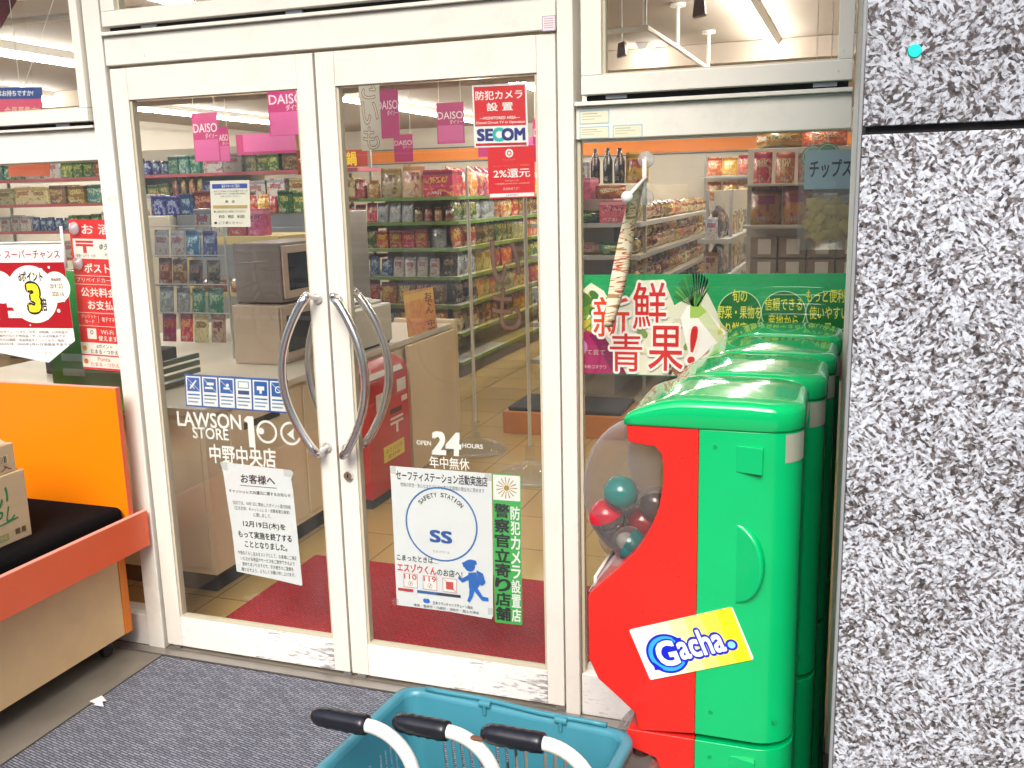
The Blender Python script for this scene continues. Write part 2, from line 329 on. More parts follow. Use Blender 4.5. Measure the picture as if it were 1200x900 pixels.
M_white = paint_mat('white_paint', (.77, .745, .67)); M_scuff = paint_mat('scuffed_white_paint', (.82, .81, .78), 1.0)
M_bead = mat('glazing_bead', (.52, .48, .36), .5); M_black = mat('black_rubber', (.015, .015, .016), .6); M_dark = mat('dark_gap', (.02, .02, .02), .8)
M_glass = clear('shop_glass', (.96, .975, .965), 1.8, dirt=.025); M_steel = mat('brushed_steel', (.80, .79, .77), .24, 1.0, var=.04); M_alu = mat('aluminium', (.55, .56, .57), .38, .85)
# ================================================================ ground, shop room
boxo('ground', tile_mat('pavement_tiles', (.20, .18, .145), (.195, .175, .14), (.15, .135, .11), 1.5, .005, .6, .3, dots=170, var=.9), -60, 60, -7.2, 0.09, -.2, 0, None, 0)['kind'] = 'structure'
M_floor = tile_mat('shop_floor_tiles', (.50, .33, .12), (.46, .31, .115), (.24, .15, .06), .45, .004, .14, .2, var=.16)
boxo('shop_floor', M_floor, -7.5, 2.9, 0.09, 12, -.2, .002, None, 0)['kind'] = 'structure'
shop = thing('shop_room', 'brightly lit shop interior with cream walls and shade-toned white ceiling behind the glass front', 'shop', (0, 6, 0))
M_ceil = mat('ceiling_board', (.34, .27, .21), .8, var=.05, vscale=1.2); M_wall = mat('cream_wall', (.60, .54, .45), .7, var=.04)  # ceiling is white; its shade is put into the tan base colour
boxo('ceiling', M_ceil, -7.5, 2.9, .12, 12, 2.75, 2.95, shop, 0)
boxo('wall', M_wall, -7.5, 2.9, 12, 12.2, 0, 2.75, shop, 0); boxo('wall', M_wall, -7.7, -7.5, .12, 12.2, 0, 2.75, shop, 0); boxo('wall', M_wall, 2.9, 3.1, .21, 12.2, 0, 2.75, shop, 0)
boxo('canopy', mat('canopy_soffit', (.4, .39, .37), .7), -8, 5, -.95, .2, 3.42, 3.7, shop, 0)
MB().box(-7.4, 2.85, 11.97, 11.995, 2.22, 2.40).build('wall_stripe', mat('orange_stripe', (.85, .25, .03), .5), shop)
MB().box(-7.4, 2.85, 11.972, 11.99, 2.19, 2.205).box(-7.4, 2.85, 11.972, 11.99, 2.415, 2.43).build('wall_stripe', mat('grey_stripe', (.12, .12, .11), .5), shop)
boxo('ceiling_beam', M_ceil, -7.5, 2.9, 4.9, 5.3, 2.6, 2.748, shop, .004)
# ================================================================ shopfront frame, fixed glass and hopper windows
front = thing('shopfront', 'cream white aluminium shopfront frame of posts and bars with fixed glass beside the doors', 'shopfront', (0, .04, 0))
def fr(name, m, x0, x1, z0, z1, y0=0., y1=.09, b=.004, parent=None): return boxo(name, m, x0, x1, y0, y1, z0, z1, parent or front, b)
fr('post', M_white, -.868, -.797, 0, 2.76, -.012); fr('post', M_white, .797, .845, 0, 2.76, -.012)
fr('post', M_white, 1.603, 1.66, 0, 2.76, -.004)
fr('header_bar', M_white, -.794, .794, 2.131, 2.226, -.008); 
fr('bar_cap', M_white, -.794, .794, 2.2265, 2.238, -.022, .02, .002)
fr('crossbar', M_white, -3.2, -.871, 1.824, 1.932); fr('bar_cap', M_white, -3.2, -.871, 1.9325, 1.942, -.016, .02, .002)
fr('crossbar', M_white, .848, 1.600, 1.823, 1.916); fr('bar_cap', M_white, .848, 1.600, 1.9165, 1.928, -.016, .02, .002)
fr('plinth', M_white, -3.2, -.871, .0, .125); fr('plinth', M_scuff, .848, 1.600, .0, .145)
fr('top_rail', M_white, -3.2, 1.66, 2.762, 3.3, -.02, .12, .004)
fr('glazing_bead', M_bead, .848, .858, .146, 1.822, .012, .03, .001); fr('glazing_bead', M_bead, -.882, -.872, .126, 1.823, .012, .03, .001)
fr('pane', M_glass, -3.2, -.8715, .1255, 1.8235, .032, .038, 0); fr('pane', M_glass, .8485, 1.6025, .1455, 1.8225, .032, .038, 0)
def hopper(label, x0, x1, z0, z1, w, clips):
    t = thing('hopper_window', label, 'window', ((x0 + x1) / 2, 0, z0)); y0, y1 = -.03, .03
    g = MB().box(x0, x1, y0, y1, z0, z0 + w).box(x0, x0 + w * 1.15, y0 + .001, y1 - .001, z0 + w, z1).box(x1 - w * .75, x1, y0 + .001, y1 - .001, z0 + w, z1).build('frame', M_white, t, .003)
    MB().box(x0 + w * 1.15, x0 + w * 1.15 + .008, -.012, .012, z0 + w, z1).box(x0 + w * 1.15 + .008, x1 - w * .75, -.012, .012, z0 + w, z0 + w + .006).build('glazing_bead', M_bead, t)
    MB().box(x0 + w * 1.1, x1 - w * .7, .0125, .0175, z0 + w - .004, z1).build('pane', M_glass, t)
    MB().box(x0 + .01, x1 - .01, -.004, .03, z0 - .014, z0 - .001).build('gasket', M_black, t)
    for c in clips: MB().box(c - .03, c + .03, -.014, -.005, z0 - .012, z0 - .002).build('stay_clip', M_alu, t)
hopper('long hopper window in white frame above the pair of doors', -.775, .79, 2.252, 2.76, .048, (-.6, -.05))
hopper('hopper window in white frame above the red services notice', -2.6, -.873, 1.954, 2.76, .045, (-1.0,))
hopper('hopper window in white frame beside the granite pillar', .872, 1.598, 1.944, 2.76, .052, (.97, 1.53))
# ================================================================ glass doors
def door(label, x0, x1, gx0, gx1, lock):
    t = thing('glass_door', label, 'door', ((x0 + x1) / 2, .03, .02)); y0, y1 = 0, .042
    boxo('stile', M_white, x0, gx0, y0, y1, .018, 2.122, t, .003); boxo('stile', M_white, gx1, x1, y0, y1, .018, 2.122, t, .003)
    boxo('top_rail', M_white, gx0 + .0003, gx1 - .0003, y0 + .0015, y1 - .0015, 2.018, 2.122, t, .001)
    boxo('bottom_rail', M_scuff, gx0 + .0003, gx1 - .0003, y0 + .0015, y1 - .0015, .018, .134, t, .001)
    MB().box(gx0, gx0 + .008, .008, .034, .135, 2.017).box(gx1 - .008, gx1, .008, .034, .135, 2.017).box(gx0 + .008, gx1 - .008, .008, .034, .135, .142).build('glazing_bead', M_bead, t)
    MB().box(gx0 + .002, gx1 - .002, .019, .025, .136, 2.016).build('pane', M_glass, t)
    hx = x1 - .0325 if x1 < .1 else x0 + .034; s = -1 if x1 < .1 else 1
    def bow(ys, yo):
        pts = []
        for k in range(25):
            q = k / 24; b = math.sin(math.pi * q) ** .85
            pts.append((hx + s * (.012 + .105 * b), ys + yo * (.052 + .012 * b), .835 + .53 * q))
        h = MB().tube(pts, .0145, 16).ball(pts[0], .0145, 14, 8).ball(pts[-1], .0145, 14, 8).build('pull_handle', M_steel, t, smooth=True)
        m = MB()
        for q in (0, -1):
            p = Vector(pts[q]); m.tube([(hx, ys, p.z + (.012 if q == 0 else -.012)), p], .0085, 12); m.tube([(hx, ys, p.z + (.012 if q == 0 else -.012)), (hx, ys + yo * .008, p.z + (.012 if q == 0 else -.012))], .017, 18)
        m.build('handle_mount', mat('pale_steel', (.74, .73, .70), .35, .7), h, smooth=False)
    bow(0, -1); bow(.042, 1)
    if lock:
        k = MB().tube([(hx + .002, .001, .752), (hx + .002, -.012, .752)], [.017, .0155], 24).build('lock', M_steel, t); MB().box(hx, hx + .004, -.0135, -.0118, .745, .759).build('keyhole', M_black, k)
        MB().box(x0 - .004, x0 + .001, .004, .03, .80, .85).build('latch_plate', M_steel, t)
    for x in (x0 + .02, x1 - .03): MB().box(x, x + .03, .006, .03, .003, .0178).build('pivot_foot', M_alu, t)
    return t
door_a = door('white framed glass door with the white store name lettering and taped customer notice', -.789, -.004, -.722, -.066, False)
door_b = door('white framed glass door with open 24 hours lettering and round key lock', .004, .789, .071, .731, True)
MB().box(-.0035, .0035, .02, .03, .02, 2.12).build('weather_strip', M_dark, door_b)
fr('threshold', mat('threshold_steel', (.40, .38, .35), .32, .8, var=.12), -3.2, 1.6, .0005, .006, -.055, -.013, .001)
# ================================================================ granite pillar
pil = thing('granite_pillar', 'speckled grey and white granite pillar with a dark joint between two slabs', 'pillar', (2.2, -.3, 0))
boxo('stone_slab', granite_mat('granite_lower', 1.3), 1.617, 3.4, -1.25, .2, 0, 1.7475, pil, .0015)
boxo('stone_slab', granite_mat('granite_upper', 7.7, .82), 1.617, 3.4, -1.25, .2, 1.759, 3.3, pil, .0015)  # upper slab toned darker, standing in for shade under the canopy
boxo('mortar_joint', M_dark, 1.622, 3.39, -1.238, .19, 1.748, 1.7585, pil, 0)
boxo('edge_trim', mat('grey_sealant', (.25, .26, .27), .5), 1.6105, 1.6165, -1.2485, -1.215, 0, 3.3, pil, .002)
# ================================================================ mats and litter on the ground
mo = thing('entrance_mat', 'grey blue ribbed entrance mat with a black rubber edge on the pavement', 'mat', (0, -.8, 0))
x0, x1, y0, y1 = -.768, .72, -2.3, -.062
MB().box(x0 + .012, x1 - .012, y0 + .012, y1 - .012, .001, .009).build('woven_pile', carpet_mat('grey_mat', (.165, .178, .22), (.285, .30, .355), (.045, .048, .06), .034, .0092, .2, .003), mo)
MB().box(x0, x1, y1 - .012, y1, .0008, .007).box(x0, x0 + .012, y0, y1 - .0121, .0008, .007).box(x1 - .012, x1, y0, y1 - .0121, .0008, .007).build('rubber_edge', M_black, mo, .002)
rm = boxo('door_mat', carpet_mat('red_mat', (.44, .014, .018), (.52, .02, .022), (.26, .010, .010), .05, .012, .5), -.73, 1.0, .13, .99, .0025, .010, None, .002)
tag(rm, 'dark red carpet mat on the shop floor just inside the doors', 'mat')
pp = MB(); c = Vector((-.735, -.425, .010))
pv = [(-.035, -.005), (-.012, .03), (.02, .018), (.022, -.004), (.045, -.022), (.01, -.03), (.004, -.012)]
pp.add([c + Vector((a * .95, b, .002 + .012 * abs(math.sin(a * 90 + b * 70)))) for a, b in pv] + [c + Vector((0, 0, .012))], [(i, (i + 1) % 7, 7) for i in range(7)])
pp.add([c + Vector((a * .95, b, .0012 + .012 * abs(math.sin(a * 90 + b * 70)))) for a, b in pv] + [c + Vector((0, 0, .0112))], [((i + 1) % 7, i, 7) for i in range(7)])
tag(pp.build('paper_scrap', mat('white_paper', (.8, .8, .8), .7)), 'torn white paper scrap lying at the edge of the grey mat', 'litter')
# ================================================================ orange display stand and its boxes
M_coral = mat('coral_laminate', (.80, .13, .045), .35, var=.05); M_orange = mat('orange_laminate', (.86, .22, .004), .22, var=.05, vscale=2)
M_ply = mat('tan_board', (.78, .54, .28), .5, var=.09, vscale=9); M_pink = mat('pale_coral_edge', (.80, .33, .25), .5)
st = thing('display_stand', 'orange display stand with black carpet top and tan sides on castors beside the doors', 'stand', (-1.45, -1.1, 0))
boxo('base_panel', M_ply, -2.2, -.9, -2.2, -.0935, .086, .43, st, .001)
boxo('back_edge', M_orange, -2.2, -.897, -.093, -.056, .086, .43, st, .001)
boxo('tray', M_coral, -2.2, -.816, -2.2, -.104, .4305, .446, st, .001)
boxo('lip', M_coral, -.8155, -.796, -2.2, -.03, .428, .561, st, .0015)
boxo('lip_edge', M_pink, -.8155, -.796, -2.2, -.03, .5615, .5635, st, 0)
boxo('backboard', M_orange, -2.2, -.8185, -.1, -.078, .4465, 1.033, st, .0006)
boxo('edge_band', M_pink, -2.2, -.8185, -.1, -.078, 1.0335, 1.0355, st, 0)
boxo('edge_band', M_coral, -.818, -.8165, -.1, -.078, .4465, 1.0355, st, 0)
fl = mat('black_carpet', (.007, .007, .008), 1.0, var=.5, vscale=70, bump=.9, bscale=320, spec=.1)
boxo('carpet_top', fl, -2.1, -.832, -2.1, -.104, .447, .60, st, .025, 5)
for y in (-.125, -1.9):
    c = MB().box(-.985, -.955, y - .012, y + .012, .052, .0855).build('caster', M_steel, st, .003)
    MB().tube([(-.982, y, .027), (-.958, y, .027)], .0265, 24).build('wheel', M_black, c, .003)
M_card = mat('cardboard', (.56, .42, .25), .75, var=.07, vscale=14, bump=.05)
def carton(label, x0, x1, y0, y1, z0, z1, flaps=False):
    t = thing('cardboard_box', label, 'box', ((x0 + x1) / 2, (y0 + y1) / 2, z0))
    boxo('carton', M_card, x0, x1, y0, y1, z0, z1, t, .003)
    MB().box(x0 - .0006, x1 + .0006, (y0 + y1) / 2 - .025, (y0 + y1) / 2 + .025, z1 + .0002, z1 + .0008).build('tape', mat('parcel_tape', (.62, .46, .26), .25), t)
    if flaps:
        MB().prism([(0, 0), (.11, .05), (.112, .046), (.002, -.004)], lambda a, b, tt: Vector((x1 - .005 - a * .9, tt, z1 + .002 + b)), y0 + .02, y1 - .02).build('flap', M_card, t)
        MB().prism([(0, 0), (.09, .085), (.094, .083), (.004, -.003)], lambda a, b, tt: Vector((tt, y1 - .008 - a, z1 + .002 + b)), x0 + .02, x1 - .03).build('flap', M_card, t)
    return t
zb = .601; zt = at(29, 549, x=-.92).z
ca = carton('cardboard carton with green lettering resting on the black carpet of the stand', -1.28, -.92, -.9, -.435, zb, zt)
s = Sign('x', '', '', (-.9195, -.9, zt - .02), (0, .465, 0), (0, 0, -(zt - zb) + .03), None, parent=ca, panel=False)
g = ink('#1d7d45', .7); br = ink('#7c3a2a', .7)
s.text('うまい', .50, .04, .84, .42, g, bold=.03, shear=.03).text('もやし', .58, .42, .88, .68, g, bold=.03, shear=.03).line(.5, .74, .9, .66, .005, g)
s.rect(.66, .86, .8, .97, ink('#8f8a5a', .7)).text('国産野菜', .67, .88, .79, .95, ink('#c9ba87', .7)).rect(.86, .84, .9, .93, ink('#5d4a33', .7)).rect(.915, .84, .95, .93, ink('#5d4a33', .7)).done()
zu = at(23, 516, x=-.93).z
cb = carton('upper open cardboard carton with barcode stacked on the green lettered carton', -1.26, -.93, -.86, -.455, zt + .001, zu, True)
s = Sign('x', '', '', (-.9295, -.86, zu - .01), (0, .405, 0), (0, 0, -(zu - zt) + .015), None, parent=cb, panel=False)
s.rect(.58, .28, .93, .64, ink('#d8c49b', .7))
for k in range(22): s.rect(.6 + k * .0145, .31, .6 + k * .0145 + random.choice((.004, .007, .009)), .61, ink('#3a2820', .7))
s.text('08×12入', .56, .7, .95, .93, br, bold=.02).done()
# ================================================================ capsule machines
M_green = mat('green_plastic', (.0, .47, .145), .22, var=.07, vscale=9, coat=.3); M_lid = mat('green_lid_plastic', (.0, .45, .13), .09, var=.02, vscale=3, coat=.6)
M_red = mat('red_plastic', (.74, .022, .016), .28, var=.08, vscale=9); M_dome = clear('clear_dome', (.84, .84, .82), 1.85, .015, .06, rim=.6)
Y0, SP, GW = -1.112, .268, .262; XF, XS, XB = 1.243, 1.371, 1.546; ZS, ZT = .674, 1.263
def P2(u, v): p = at(u, v, y=Y0); return (p.x, p.z)
def rrect(xa, xb, ya, yb, r, n=7):
    """plan outline, square at the front (xa), rounded back corners"""
    o = [(xa, yb), (xa, ya)]
    for k in range(n + 1): q = -math.pi / 2 + math.pi / 2 * k / n; o.append((xb - r + r * math.cos(q), ya + r + r * math.sin(q)))
    for k in range(n + 1): q = math.pi / 2 * k / n; o.append((xb - r + r * math.cos(q), yb - r + r * math.sin(q)))
    return o
red_prof = [P2(733, 494), (XS, ZT), (XS, ZS)] + [P2(*p) for p in ((748, 856), (744, 836), (724, 817), (701, 796), (690, 772), (689, 699), (692, 694), (724, 667), (746, 645), (762, 620), (772, 595), (776.5, 570), (777, 548), (775, 533), (768, 524), (750, 521), (736, 518))]
low_prof = [(XF, ZS - .012), (XF + .03, ZS - .012), (XS, ZS - .012), (XS, .1), (XF - .06, .1), (XF - .065, .25), (XF - .06, .34)] + [(XF - .02, .375), (XF + .02, .41), (XF + .055, .46), (XF + .065, .52), (XF + .064, .585), (XF + .055, .61), (XF + .02, .62), (XF, .625)]
def shifted(k): return Y0 + k * SP
def machine(name, label, group, prof, z0, z1, lid, dz=0.):
    t = thing(name, label, 'capsule machine', ((XF + XB) / 2, Y0 + GW / 2, z0), group); ya, yb = Y0, Y0 + GW
    plan = rrect(XS + .0006, XB, ya, yb, .068)
    MB().prism(plan, lambda a, b, tt: Vector((a, b, tt)), z0 + .001, z1, 0).build('body', M_green, t, .0015, 2)
    MB().prism(prof, lambda a, b, tt: Vector((a, tt, b)), ya + .0008, yb - .0008).build('front_panel', M_red, t, .0025, 3)
    # finger grip and latch plate moulded on the visible side, flush at the front and proud at the back
    gm = MB(); zc = z0 + .345; R = .074; n = 18; rings = []
    for j in range(7):
        q = j / 6; rings.append([Vector((1.441 + .05 * math.sin(math.pi * k / n) * (1 - .16 * q * q) + .0, ya - .019 * (math.sin(math.pi * k / n)) * math.sin(q * math.pi / 2) ** .8 - .0006, zc + R * math.cos(math.pi * k / n) * (1 - .08 * q))) for k in range(n + 1)])
    gm.loft(rings, close=False, cap=False); gm.add([p for p in rings[-1]], [list(range(n + 1))]); gm.build('finger_grip', M_green, t, smooth=True)
    MB().prism([(1.436, -.0004), (1.482, -.012), (1.4825, .003), (1.436, .003)], lambda a, b, tt: Vector((a, ya + b, tt)), z0 + .516 + dz, z0 + .564 + dz).build('latch_plate', M_green, t, .0015)
    for sx, sz in ((1.40, z1 - .03), (1.40, z0 + .05), (1.515, z0 + .05)): MB().tube([(sx, ya + .001, sz), (sx, ya - .0012, sz)], [.0042, .0034], 14).build('screw', mat('moulded_screw', (.0, .30, .09), .4), t)
    if lid:
        xf = P2(690, 772)[0]; MB().box(xf - .0025, xf + .004, ya + .05, yb - .05, .86, .945).build('price_card', mat('card_white', (.75, .74, .68), .4), t, .001); MB().tube([(xf + .003, (ya + yb) / 2, .815), (xf - .004, (ya + yb) / 2, .815)], [.034, .031], 24).build('turn_knob', mat('knob_cream', (.7, .68, .6), .35), t); MB().box(xf - .003, xf + .003, ya + .05, ya + .056, .80, .84).build('coin_slot', M_dark, t)
        o = rrect(XF - .006, XB + .003, ya - .003, yb + .003, .068, 9); cxm, cym = (XF + XB) / 2, (ya + yb) / 2
        # extra points along the straight edges so the top can slope
        pts = []
        for i, p in enumerate(o):
            q = o[(i + 1) % len(o)]; d = math.dist(p, q); m = max(1, int(d / .018))
            pts += [(p[0] + (q[0] - p[0]) * k / m, p[1] + (q[1] - p[1]) * k / m) for k in range(m)]
        rings = []
        for h, ins in ((0, 0.002), (.003, 0), (.026, .0006), (.0315, .0022), (.0355, .006), (.038, .012), (.0395, .022)):
            ring = []
            for x, y in pts:
                dx, dy = x - cxm, y - cym; sx = (1 - ins / ((XB - XF) / 2)); sy = 1 - ins / (GW / 2)
                X = cxm + dx * sx + (ins * .9 if dx < 0 else 0) * max(0, -dx) / .16; Yy = cym + dy * sy
                u = min(1, max(0, (X - (XF - .006)) / .115)); f = .42 + .58 * math.sin(u * math.pi / 2)
                f *= 1 - .10 * max(0, (X - 1.45) / .1)
                ring.append(Vector((X, Yy, z1 + .0006 + h * (f if h > .004 else 1) * 1.28)))
            rings.append(ring)
        last = rings[-1]; 
        for sc in (.72, .4, .1):
            ring = []
            for p in last:
                X = cxm + (p.x - cxm) * sc; Yy = cym + (p.y - cym) * sc; u = min(1, max(0, (X - (XF - .006)) / .115)); f = (.42 + .58 * math.sin(u * math.pi / 2)) * (1 - .10 * max(0, (X - 1.45) / .1))
                ring.append(Vector((X, Yy, z1 + .0006 + (.0395 + .004 * (1 - sc)) * f * 1.28)))
            rings.append(ring)
        MB().loft(rings).build('lid', M_lid, t, smooth=True)
        MB().add([(XB - .068 + .0688 * math.cos(q), ya + .068 - .0688 * math.sin(q), z) for z in (z1 - .055, z1 - .004) for q in (.95, .75, .55, .35, .15)], [(i, i + 1, i + 6, i + 5) for i in range(4)]).build('price_label', mat('cream_label', (.36, .38, .30), .5), t)
    return t
def dome(t, xc, zc, rx, rz, yc, ry):
    m = MB(); nu, nv = 40, 24; rings = []
    for j in range(nv + 1):
        th = math.pi * j / nv; ring = []
        for i in range(nu + 1):
            ph = math.pi / 2 + math.pi * i / nu; e = .8
            cs, sn = math.cos(ph), math.sin(ph)
            ring.append(Vector((xc + rx * abs(math.sin(th)) ** .62 * cs, yc + ry * abs(math.sin(th)) ** .6 * (abs(sn) ** .75) * (1 if sn > 0 else -1), zc + rz * math.cos(th))))
        rings.append(ring)
    m.loft(rings, cap=False, close=False).build('dome', M_dome, t, smooth=True)
dcx, dtop = P2(752, 519); dbx, dbot = P2(716, 673); dfx = at(686, 588, y=Y0 + GW / 2).x
mach = machine('capsule_machine', 'nearest green and red capsule machine with clear dome and yellow logo sticker', 'green capsule machines in a row', red_prof, ZS, ZT, True)
dome(mach, 1.298, (dtop + dbot) / 2 + .004, 1.298 - dfx - .002, (dtop - dbot) / 2 + .012, Y0 + GW / 2, GW / 2 - .012)
# clear flap under the dome
cp = [P2(*p) for p in ((724, 668), (690, 699), (686, 698), (712, 667))]
MB().prism(cp, lambda a, b, tt: Vector((a, tt, b)), Y0 + .02, Y0 + GW - .02).build('coin_tray_cover', M_dome, mach)
cp = [P2(*p) for p in ((745, 838), (728, 858), (736, 868), (747, 858))]
MB().prism(cp, lambda a, b, tt: Vector((a, tt, b)), Y0 + .02, Y0 + GW - .02).build('outlet_cover', M_dome, mach)
low = machine('capsule_machine', 'lower green and red capsule machine carrying the sticker one, mostly hidden by the basket', 'lower capsule machines', low_prof, .1, ZS - .012, False, -.022)
dome(low, XF + .052, .522, .115, .105, Y0 + GW / 2, GW / 2 - .012)
MB().box(XF - .05, XB - .02, Y0 + .01, Y0 + GW - .01, 0, .0995).build('foot_frame', M_black, low, .004)
ups = ['second green capsule machine from the sticker one in the row', 'third green capsule machine, between the second and the one touching the glass', 'green capsule machine at the far end of the row against the shop glass']
for k in range(1, 4):
    c = copy_tree(mach, None, ((0, .03, .044, .053)[k], k * SP, 0)); c['label'] = ups[k - 1]
    c = copy_tree(low, None, ((0, .03, .044, .053)[k], k * SP, 0)); c['label'] = 'lower capsule machine hidden under the upper row behind the nearest pair'
sq = [(737, 738), (858, 711), (762, 797)]
tl, tr, bl = [at(*q, y=Y0 - .0022) for q in sq]
gs = Sign('logo_sticker', 'white and yellow sticker reading Gacha on the nearest capsule machine', 'sticker', tl, tr - tl, bl - tl, mat('sticker_white', (.85, .85, .80), .3), .0008, radius=.004)
ye = [ink(c, .3) for c in ('#fbf6c8', '#fbf1a2', '#faec78', '#f9e64c', '#f8df24')]
for k in range(5): gs.poly([(.24 + .15 * k, .0), (min(1, .24 + .15 * k + .1505), .0) , (min(1, .24 + .15 * k + .1505) - (.012 if k == 4 else 0), 1), (.24 + .15 * k, 1)], ye[k], k=1)
gs.k = 2; blu, cya, whi = ink('#1420c8', .3), ink('#38a8f0', .3), ink('#eefbff', .3)
rr = gs.H * .36
gs.circ(.26, .58, rr * 1.05, blu, sq=1).circ(.26, .58, rr * .93, cya).circ(.26, .58, rr * .72, blu)
for a0 in (-.6, 2.5): gs.poly([(.26 + rr * 1.18 * math.cos(a0) / gs.W, .58 + rr * 1.18 * math.sin(a0) / gs.H), (.26 + rr * .9 * math.cos(a0 + .35) / gs.W, .58 + rr * .9 * math.sin(a0 + .35) / gs.H), (.26 + rr * .9 * math.cos(a0 - .35) / gs.W, .58 + rr * .9 * math.sin(a0 - .35) / gs.H)], blu)
gs.text('acha', .375, .28, .80, .74, whi, bold=.035, out=.12, om=blu).text('G', .165, .35, .345, .80, whi, bold=.045, out=.10, om=blu)
gs.circ(.86, .66, gs.H * .105, blu).circ(.86, .66, gs.H * .065, ink('#8fd8ff', .3)).done()
def capsule(label, c, r, col, rot, grp=None):
    t = thing('toy_capsule', label, 'toy capsule', c, grp); M = Matrix.Rotation(rot[0], 3, 'X') @ Matrix.Rotation(rot[1], 3, 'Y')
    for nm, a, b, m in (('coloured_half', 0, .5, mat('capsule_' + col[1:], col, .12, coat=.5)), ('clear_half', .5, 1, M_dome)):
        g = MB().ball((0, 0, 0), r, 26, 10, 0, a, b); g.v = [M @ v + Vector(c) for v in g.v]; g.build(nm, m, t, smooth=True)
    g = MB().ball((0, 0, -r * .25), r * .55, 12, 8); g.v = [M @ v + Vector(c) for v in g.v]; g.build('toy', mat('capsule_toy', (.62, .58, .54), .4, var=.5, vscale=60), t, smooth=True)
ym = Y0 + GW / 2
def cpos(u, v, y): p = at(u, v, y=y); return (p.x, y, p.z)
capsule('teal topped capsule highest in the dome pile', cpos(727, 578, Y0 + .075), .034, '#0d7f78', (.5, .4))
capsule('red topped capsule pressed against the front of the dome', cpos(710, 605, Y0 + .08), .034, '#cf1630', (.2, -.3))
capsule('teal capsule lowest in the dome with a clear lid', cpos(737, 637, Y0 + .075), .033, '#0b6f70', (-.4, 2.0))
capsule('dark red capsule in the middle of the dome pile', cpos(752, 612, Y0 + .13), .034, '#8c1f1f', (1.2, .9))
capsule('grey capsule at the back of the dome beside the red panel', cpos(768, 590, Y0 + .12), .034, '#4b4038', (2.2, .2))
capsule('orange capsule behind the red topped one', cpos(722, 632, Y0 + .15), .034, '#b8431a', (.9, 1.9))
capsule('teal capsule at the far side of the dome behind the red topped one', cpos(716, 612, Y0 + .19), .034, '#0d6f60', (.3, 2.4)); capsule('white capsule at the far side of the dome near its top', cpos(742, 590, Y0 + .19), .034, '#8f8a80', (2.3, .4)); capsule('deep red capsule resting at the far bottom of the dome', cpos(742, 632, Y0 + .16), .034, '#6e1418', (1.3, 2.4))
capsule('brown capsule inside the lower dome nearest its front', (XF + .01, Y0 + .06, .60), .03, '#5a1510', (.4, .5)); capsule('black capsule inside the lower dome by the red panel', (XF + .05, Y0 + .10, .572), .03, '#171312', (1.4, .5))
# ================================================================ teal basket
M_teal = mat('teal_plastic', (.05, .235, .30), .35, var=.08, vscale=8)
O = Vector((.785, -1.128, 0)); U = Vector((.9966, -.083, 0)); V = Vector((-.083, -.9966, 0)); BW, BD, ZR, ZBt = .482, .335, .69, .44
bk = thing('shopping_basket', 'teal plastic shopping basket with slotted walls sitting in front of the doors', 'basket', O + U * BW / 2 + V * BD / 2 + Vector((0, 0, ZBt)))
def ring_pts(ins, r, z, n=6):
    o = []
    for cx, cy, a0 in ((BW - r - ins, r + ins, -90), (BW - r - ins, BD - r - ins, 0), (r + ins, BD - r - ins, 90), (r + ins, r + ins, 180)):
        for k in range(n + 1): q = math.radians(a0 + 90 * k / n); o.append((cx + r * math.cos(q), cy + r * math.sin(q)))
    return [O + U * a + V * b + Vector((0, 0, z)) for a, b in o]
walls = MB(); def_i = lambda b: .012 + .036 * b
H = ZR - ZBt
def wall(a0, a1, fn, sl, groups):
    """slotted wall: fn(a, b) maps 0..1 along and 0..1 down; groups of slanted slots left open"""
    n = int(round((a1 - a0) / .0075)); bs = [0, .2, .23, .62, .65, .74, .76, .9, 1]; op = {2: 0, 4: 0}
    def vert(i, j): return fn(i / n, bs[j], sl)
    for j in range(len(bs) - 1):
        for i in range(n):
            hole = False
            for g0, g1 in groups:
                if g0 <= i / n < g1 and (i % 3) == 0 and j in (2, 6): hole = True
            if hole: continue
            walls.add([vert(i, j), vert(i + 1, j), vert(i + 1, j + 1), vert(i, j + 1)], [(0, 1, 2, 3)])
r_ = .03
def place(a, b, z): return O + U * a + V * b + Vector((0, 0, z))
def lean(q, b): return q
def sw(fixed, along_len, horiz, near):
    def fn(q, b, sl):
        i = def_i(b); qq = r_ + i + (along_len - 2 * r_ - 2 * i) * q + (sl * (b - .4) * math.sin(math.pi * q) if .15 < b < .95 else 0); d = i if near else fixed - i
        return place(qq, d, ZR - .01 - H * b) if horiz else place(d, qq, ZR - .01 - H * b)
    return fn
gr = [(.1, .33), (.4, .62), (.69, .92)]
wall(0, BW - .06, sw(0, BW, True, True), .035, gr); wall(0, BW - .06, sw(BD, BW, True, False), .035, gr)
wall(0, BD - .06, sw(0, BD, False, True), .03, [(.12, .45), (.55, .88)]); wall(0, BD - .06, sw(BW, BD, False, False), .03, [(.12, .45), (.55, .88)])
for cx, cy, a0 in ((1, 0, -90), (1, 1, 0), (0, 1, 90), (0, 0, 180)):
    rows = []
    for b in (0, .2, .5, .8, 1):
        i = def_i(b); row = []
        for k in range(7):
            q = math.radians(a0 + 15 * k); row.append(place((BW - i - r_ if cx else i + r_) + r_ * math.cos(q), (BD - i - r_ if cy else i + r_) + r_ * math.sin(q), ZR - .01 - H * b))
        rows.append(row)
    walls.loft(rows, cap=False, close=False)
w = walls.build('slotted_wall', M_teal, bk); w.data.polygons.foreach_set('use_smooth', [False] * len(w.data.polygons)); so_ = w.modifiers.new('thickness', 'SOLIDIFY'); so_.thickness = .0028; so_.offset = 0
MB().loft([ring_pts(.049, r_, ZBt + .002), ring_pts(.049, r_, ZBt + .006)]).build('floor', M_teal, bk)
